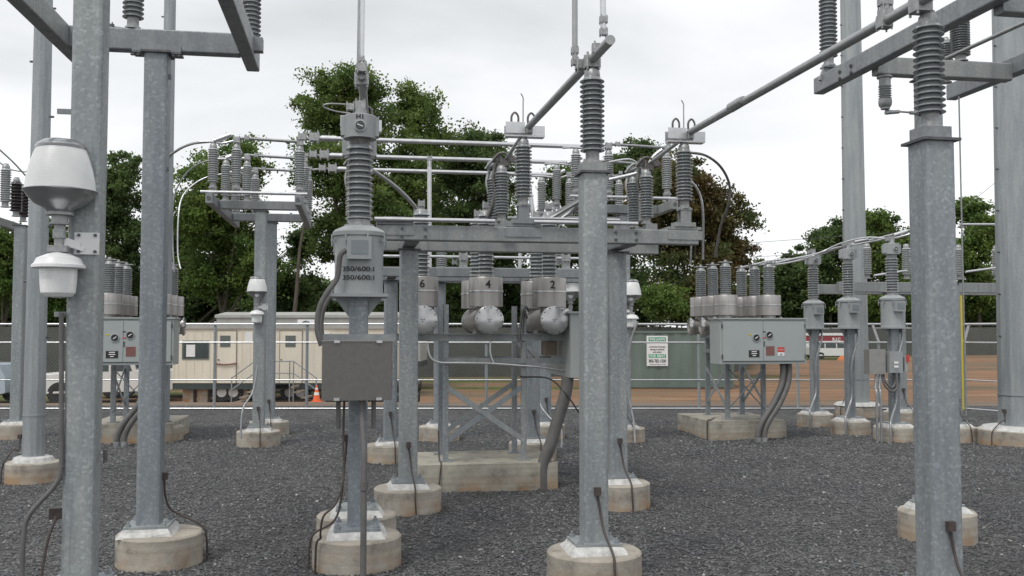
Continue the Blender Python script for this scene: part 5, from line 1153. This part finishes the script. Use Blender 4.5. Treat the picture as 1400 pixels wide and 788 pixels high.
vd = 80; gx = X(1136, vd); vehicle('white family van under the red trailer, far right beyond the fence', (gx, vd, terr(0, vd)), R(186), vn, [[(-1.3, 1.17), (-.78, 1.64), (-.1, 1.68), (-.1, 1.17)], [(0, 1.17), (0, 1.68), (.95, 1.68), (.95, 1.17)], [(1.05, 1.17), (1.05, 1.68), (1.9, 1.66), (2.1, 1.17)]], 1.85, 'car_white', (-1.45, 1.45), .34, 'parked_van', 'van', cabtop=1.82).scale = (.95, 1, .78)
# dark pickup wheel end near trailer
gx = X(222, 39); tdk = vehicle('dark pickup half hidden behind the left breaker and the cream trailer end', (gx - .9, 41.5, terr(gx, 41.5)), R(4), pk, [[(-1.12, 1.24), (-.70, 1.68), (-.02, 1.70), (-.02, 1.24)], [(.06, 1.24), (.06, 1.70), (.70, 1.68), (.84, 1.24)]], 1.9, 'dark_steel', (-1.75, 1.65), .40, 'parked_pickup', 'pickup truck', cabtop=1.85)
# red trailer
rd = 88; ra, rb = X(1098, rd), X(1185, rd); rg = terr(0, rd)
rtl = wthing('red_box_trailer', 'dark red box trailer with white roof behind the white van', 'trailer', (ra, rd, rg)); Lr = rb - ra
part('body', MB().box(0, Lr, 0, 2.4, .5, Zat(459, rd) - rg, .03), M['red_trailer'], rtl)
part('roof', MB().box(-.05, Lr + .05, -.05, 2.45, Zat(459, rd) - rg + .002, Zat(455.5, rd) - rg, .05), M['white'], rtl)
part('white_stripe', MB().box(.02, Lr - .02, -.02, -.002, Zat(468.5, rd) - rg, Zat(466.5, rd) - rg), M['white'], rtl)
part('side_lettering', text_mb('R.I.C', .3, (X(1143, rd) - ra, -.012, Zat(464, rd) - rg), width=.75, bold=.03), M['txt_white'], rtl)
for x_ in (1.0, 1.9, Lr - 1): part('wheel', MB().lathe([(.42, 0), (.42, .2)], (x_, .05, .42), (0, 1, 0), 20), M['rubber'], rtl)
xb = X(1150, 76); o = add_mesh('dirt_heap', MB().lathe([(1.0, -.05), (.8, .2), (.4, .5), (.1, .62), (0, .62)], seg=14, caps=False), mk('heap_orange', (.5, .16, .05), .9, 0, .2, 3)); o.location = (xb, 76, terr(0, 76)); o.scale = (.4, .4, .6); props(o, 'small heap of bright orange soil at the end of the white van', 'heap')

# overhead wires far behind
for k, (p1, p2, d, lab) in enumerate((((1000, 334, 52), (1170, 322, 52), 52, 'upper thin overhead wire against the sky right of the brown tree'), ((1010, 352, 54), (1180, 345, 54), 54, 'lower thin overhead wire against the sky right of the brown tree'), ((1330, 275, 50), (1375, 238, 50), 50, 'slanting thin wire against the sky left of the thick pole'))):
    A, B = W(*p1), W(*p2); ex = (B - A) * 1.6
    o = add_mesh('overhead_wire', MB().cyl((0, 0, 0), ex, .012, seg=5), M['dark_steel']); o.location = A - (B - A) * .3; props(o, lab, 'wire', 'overhead wires')
# ================= trees =================
def tree(lab, lobes, d, leaf, trunk_px=None, base=None, name='broadleaf_tree', dens=1.0, size=.30, gap=.35, group='trees beyond the fence', seed=1, trunk_r=.22):
    rg = np.random.default_rng(seed)
    cen = [(W(cx, cy, d + rg.uniform(-1.8, 1.8)), rx * d / F, ry * d / F) for cx, cy, rx, ry in lobes]
    tx = trunk_px if trunk_px is not None else lobes[0][0]
    bx = X(tx, d); gz = terr(bx, d); root = Vector((bx, d, gz))
    t = wthing(name, lab, 'tree', root, 0, group)
    tr = MB(); top = max(c[0].z for c in cen)
    fork = root + Vector((0, 0, (top - gz) * .35))
    tr.tube([(0, 0, -.3), (.05, 0, (fork.z - gz) * .5), tuple(fork - root)], lambda k: trunk_r * (1.25 - .5 * k), 8)
    Vs = []
    for c, rx, rz in cen:
        e = c - root; f0 = fork - root
        mid = f0 * .45 + e * .55 + Vector((rg.uniform(-.4, .4), rg.uniform(-.4, .4), -.25))
        tr.tube([tuple(f0 * .8), tuple(mid), tuple(e)], lambda k: trunk_r * .5 * (1 - .8 * k), 6)
        for j in range(4):
            q = e + Vector((rg.normal() * rx * .5, rg.normal() * rx * .5, rg.normal() * rz * .5)); tr.tube([tuple(mid * .6 + e * .4), tuple(q)], lambda k: trunk_r * .18 * (1 - .7 * k), 5)
        area = rx * rz * (58 / d) ** 2
        ncl = int(26 + 11 * area); nl = int(135 * dens)
        # twig clumps through the lobe, favouring its outside
        u = rg.normal(size=(ncl, 3)); u /= np.linalg.norm(u, axis=1)[:, None]
        rad = rg.random(ncl) ** .42; u *= rad[:, None]
        wob = 1 + .18 * rg.normal(size=(ncl, 1))
        cl = np.array(e)[None] + u * np.array([rx, (rx + rz) / 2 * .9, rz])[None] * wob
        csz = (.30 + .45 * rg.random(ncl)) * min(1.2, .55 + .25 * max(rx, rz) * 58 / d) * d / 58
        L = nl
        off = rg.normal(size=(ncl, L, 3)) * .55; off[:, :, 2] *= .62; off[:, :, 2] += .1
        P = cl[:, None, :] + off * csz[:, None, None]
        Vs.append(P.reshape(-1, 3))
    P = np.concatenate(Vs); n = len(P)
    sz = size * (.6 + .7 * rg.random(n))
    a = rg.normal(size=(n, 3)); a /= np.linalg.norm(a, axis=1)[:, None]
    up = np.array([0, 0, 1.0]) + rg.normal(size=(n, 3)) * .65
    b = np.cross(a, up); b /= (np.linalg.norm(b, axis=1)[:, None] + 1e-6)
    V = np.stack([P - a * sz[:, None] * .5, P + b * sz[:, None] * .30, P + a * sz[:, None] * .5, P - b * sz[:, None] * .30], 1).reshape(-1, 3)
    me = bpy.data.meshes.new('crown'); me.vertices.add(len(V)); me.vertices.foreach_set('co', V.astype(np.float32).ravel())
    me.loops.add(n * 4); me.loops.foreach_set('vertex_index', np.arange(n * 4, dtype=np.int32)); me.polygons.add(n); me.polygons.foreach_set('loop_start', np.arange(0, n * 4, 4, dtype=np.int32))
    me.materials.append(M[leaf]); me.update(calc_edges=True)
    o = bpy.data.objects.new('crown', me); COL.objects.link(o); o.parent = t
    part('trunk', tr, M['bark'], t)
    return n
T = [
 ('tallest green tree left of centre, rising behind the near transformer', [(442, 150, 42, 48), (478, 120, 46, 30), (496, 172, 44, 46), (440, 225, 44, 48), (490, 250, 55, 50), (470, 320, 55, 45), (520, 300, 50, 50)], 56, 'leaf_a', 480),
 ('green tree right beside the tallest one, rounded top', [(570, 152, 38, 36), (578, 195, 42, 44), (555, 240, 40, 45), (585, 290, 40, 45), (540, 355, 55, 45), (600, 360, 40, 50)], 59, 'leaf_a', 565),
 ('green tree behind the middle insulators', [(648, 203, 42, 32), (668, 235, 44, 40), (620, 240, 32, 36), (640, 300, 55, 50), (690, 330, 40, 60), (650, 380, 60, 45)], 64, 'leaf_b', 650),
 ('leafy tree behind the left high frame', [(285, 240, 38, 30), (330, 225, 38, 30), (270, 290, 35, 45), (320, 310, 55, 60), (300, 370, 55, 50), (350, 370, 35, 40)], 54, 'leaf_d', 305),
 ('dark tree between the two left columns', [(163, 245, 28, 32), (155, 290, 34, 45), (172, 340, 40, 45), (160, 395, 50, 40)], 57, 'leaf_b', 163),
 ('small tree at the left edge under the dark insulators', [(5, 335, 28, 26), (8, 375, 34, 40), (-20, 400, 40, 40), (75, 335, 22, 45), (75, 395, 25, 40)], 58, 'leaf_d', 5),
 ('brownish green tree right of the near frame, rounded right side', [(905, 240, 44, 38), (945, 265, 46, 42), (985, 310, 44, 42), (1000, 350, 32, 40), (930, 330, 60, 55), (960, 385, 60, 45), (890, 300, 45, 55)], 50, 'leaf_c', 945),
 ('dark tree behind the centre column', [(878, 222, 26, 30), (850, 240, 24, 28), (800, 265, 38, 40), (770, 255, 24, 30), (830, 300, 40, 50), (780, 340, 50, 50), (850, 370, 45, 55)], 61, 'leaf_b', 820),
 ('low far tree right of the right breaker bushings', [(1062, 385, 32, 26), (1085, 370, 26, 24), (1075, 415, 45, 28)], 108, 'leaf_b', 1070),
 ('tree left of the tall pole at the right', [(1125, 345, 24, 26), (1150, 325, 22, 26), (1120, 385, 30, 38), (1150, 400, 35, 35)], 106, 'leaf_b', 1135),
 ('tree between the tall pole and the nearest right column', [(1195, 312, 28, 24), (1215, 335, 30, 28), (1190, 360, 28, 38), (1225, 385, 26, 36), (1200, 420, 45, 25)], 104, 'leaf_d', 1205),
 ('tree with bright gaps right of the nearest column', [(1325, 290, 24, 22), (1345, 320, 28, 28), (1325, 355, 24, 30), (1350, 390, 30, 36), (1310, 410, 30, 30)], 103, 'leaf_d', 1338),
 ('tree behind the thick pole at the right edge', [(1395, 330, 30, 34), (1405, 390, 36, 42)], 102, 'leaf_b', 1400),
 ('pale green bush in front of the dark trees above the green container', [(905, 412, 24, 22), (925, 425, 20, 18)], 47, 'leaf_d', 910),
 ('bushy tree between the left columns and the trailers', [(255, 330, 30, 40), (240, 385, 40, 40), (395, 395, 40, 40), (410, 335, 14, 26)], 60, 'leaf_b', 250),
]
tot = 0
for i, (lab, lobes, d, leaf, tp) in enumerate(T):
    tot += tree(lab, lobes, d, leaf, tp, seed=40 + i, size=.215 * d / 58, dens=1.0)
# row of darker low trees closing the gap above the far fence
hedge = [(-10, 'far left'), (60, 'behind the first left pole'), (135, 'left of the left breaker'), (215, 'behind the left breaker'), (300, 'above the left end of the cream trailer'), (380, 'above the cream trailer doors'), (460, 'behind the near transformer tank'), (540, 'left of drum six'), (620, 'between drums six and four'), (700, 'between drums four and two'), (780, 'behind the centre column'), (860, 'above the left end of the green container'), (1010, 'behind the right breaker cabinet'), (1100, 'beside the farthest small transformer'), (1180, 'behind the tall right pole'), (1260, 'behind the nearest right column'), (1340, 'right of the yellow pole'), (1420, 'at the right edge')]
for i, (px, w_) in enumerate(hedge):
    hh_ = [402, 408, 398, 405][i % 4] if px < 1050 else 418
    tot += tree('low dark tree in the far row, ' + w_, [(px - 22, hh_ + 10, 34, 26), (px + 18, hh_ + 4, 34, 28), (px, hh_ + 34, 50, 26)], 66 if px < 1000 else 110, 'leaf_b', px, seed=90 + i, name='low_tree', size=.30 * (1 if px < 1000 else 1.6), dens=.7, group='low trees of the far row', trunk_r=.15)
print('leaves', tot)
# leaning bare trunk at the left high frame
A = W(398, 400, 52); B = W(418, 300, 52)
o = add_mesh('leaning_trunk', MB().tube([(0, 0, -3.5), (.3, 0, 0), tuple((B - A) * .6), tuple(B - A)], lambda k: .14 * (1 - .6 * k), 7), M['bark']); o.location = A; props(o, 'thin leaning bare trunk right of the left high frame', 'tree trunk')

# a few weeds at the fence foot
# ================= camera, sky, sun =================
cam = bpy.data.cameras.new('camera'); co = bpy.data.objects.new('camera', cam); COL.objects.link(co)
co.location = (0, 0, HC); co.rotation_euler = (math.pi / 2 + TH, 0, 0)
cam.sensor_fit = 'HORIZONTAL'; cam.sensor_width = 36; cam.lens = 36 * F / 1400; cam.clip_end = 4000; cam.clip_start = .05
sc.camera = co
SE, SR = R(58), R(215)
w = bpy.data.worlds.new('World'); sc.world = w; w.use_nodes = True; nt = w.node_tree; bg = nt.nodes['Background']
sky = N(nt, 'ShaderNodeTexSky', sky_type='NISHITA'); sky.sun_disc = False; sky.sun_elevation = SE; sky.sun_rotation = SR; sky.air_density = 1.2; sky.dust_density = 3
tc = N(nt, 'ShaderNodeTexCoord')
# cloud deck: direction projected on a plane overhead
sp = N(nt, 'ShaderNodeSeparateXYZ'); nt.links.new(tc.outputs['Generated'], sp.inputs[0])
zc_ = N(nt, 'ShaderNodeMath', operation='MAXIMUM', i_1=.0); nt.links.new(sp.outputs[2], zc_.inputs[0])
za = N(nt, 'ShaderNodeMath', operation='ADD', i_1=.22); nt.links.new(zc_.outputs[0], za.inputs[0])
dv = N(nt, 'ShaderNodeVectorMath', operation='DIVIDE'); nt.links.new(tc.outputs['Generated'], dv.inputs[0]); cmb = N(nt, 'ShaderNodeCombineXYZ')
for i in range(3): nt.links.new(za.outputs[0], cmb.inputs[i])
nt.links.new(cmb.outputs[0], dv.inputs[1])
mp = N(nt, 'ShaderNodeMapping'); nt.links.new(dv.outputs[0], mp.inputs[0]); mp.inputs['Scale'].default_value = (.75, .9, .6); mp.inputs['Location'].default_value = (.35, .1, 0)
n1 = N(nt, 'ShaderNodeTexNoise', i_Scale=1.3, i_Detail=5, i_Roughness=.5, i_Distortion=.3); nt.links.new(mp.outputs[0], n1.inputs['Vector'])
cl = ramp(nt, [(.30, (.58, .595, .61)), (.43, (.73, .745, .76)), (.55, (.88, .885, .90)), (.75, (.95, .96, .97))], n1.outputs[0])
hz = N(nt, 'ShaderNodeMapRange', i_1=.03, i_2=.30, i_3=1.0, i_4=0.0); nt.links.new(sp.outputs[2], hz.inputs[0])
c2 = mixc(nt, cl.outputs[0], (.97, .98, 1.0), hz.outputs[0])
sk = N(nt, 'ShaderNodeVectorMath', operation='SCALE'); nt.links.new(sky.outputs[0], sk.inputs[0]); sk.inputs['Scale'].default_value = .09
c3 = mixc(nt, sk.outputs[0], c2, .93)
nt.links.new(c3, bg.inputs[0]); bg.inputs[1].default_value = 1.0
sl = bpy.data.lights.new('sun', 'SUN'); sl.energy = 1.5; sl.angle = R(16); sl.color = (1, .97, .92)
so = bpy.data.objects.new('sun', sl); COL.objects.link(so)
az = R(215)  # from behind-left of the camera
dirv = Vector((math.sin(az) * math.cos(SE), math.cos(az) * math.cos(SE), math.sin(SE)))
so.rotation_euler = dirv.to_track_quat('Z', 'Y').to_euler(); so.location = dirv * 50
vs = sc.view_settings; vs.view_transform = 'Standard'; vs.look = 'None'; vs.exposure = 0.25; vs.gamma = 1.0; vs.use_curve_mapping = False
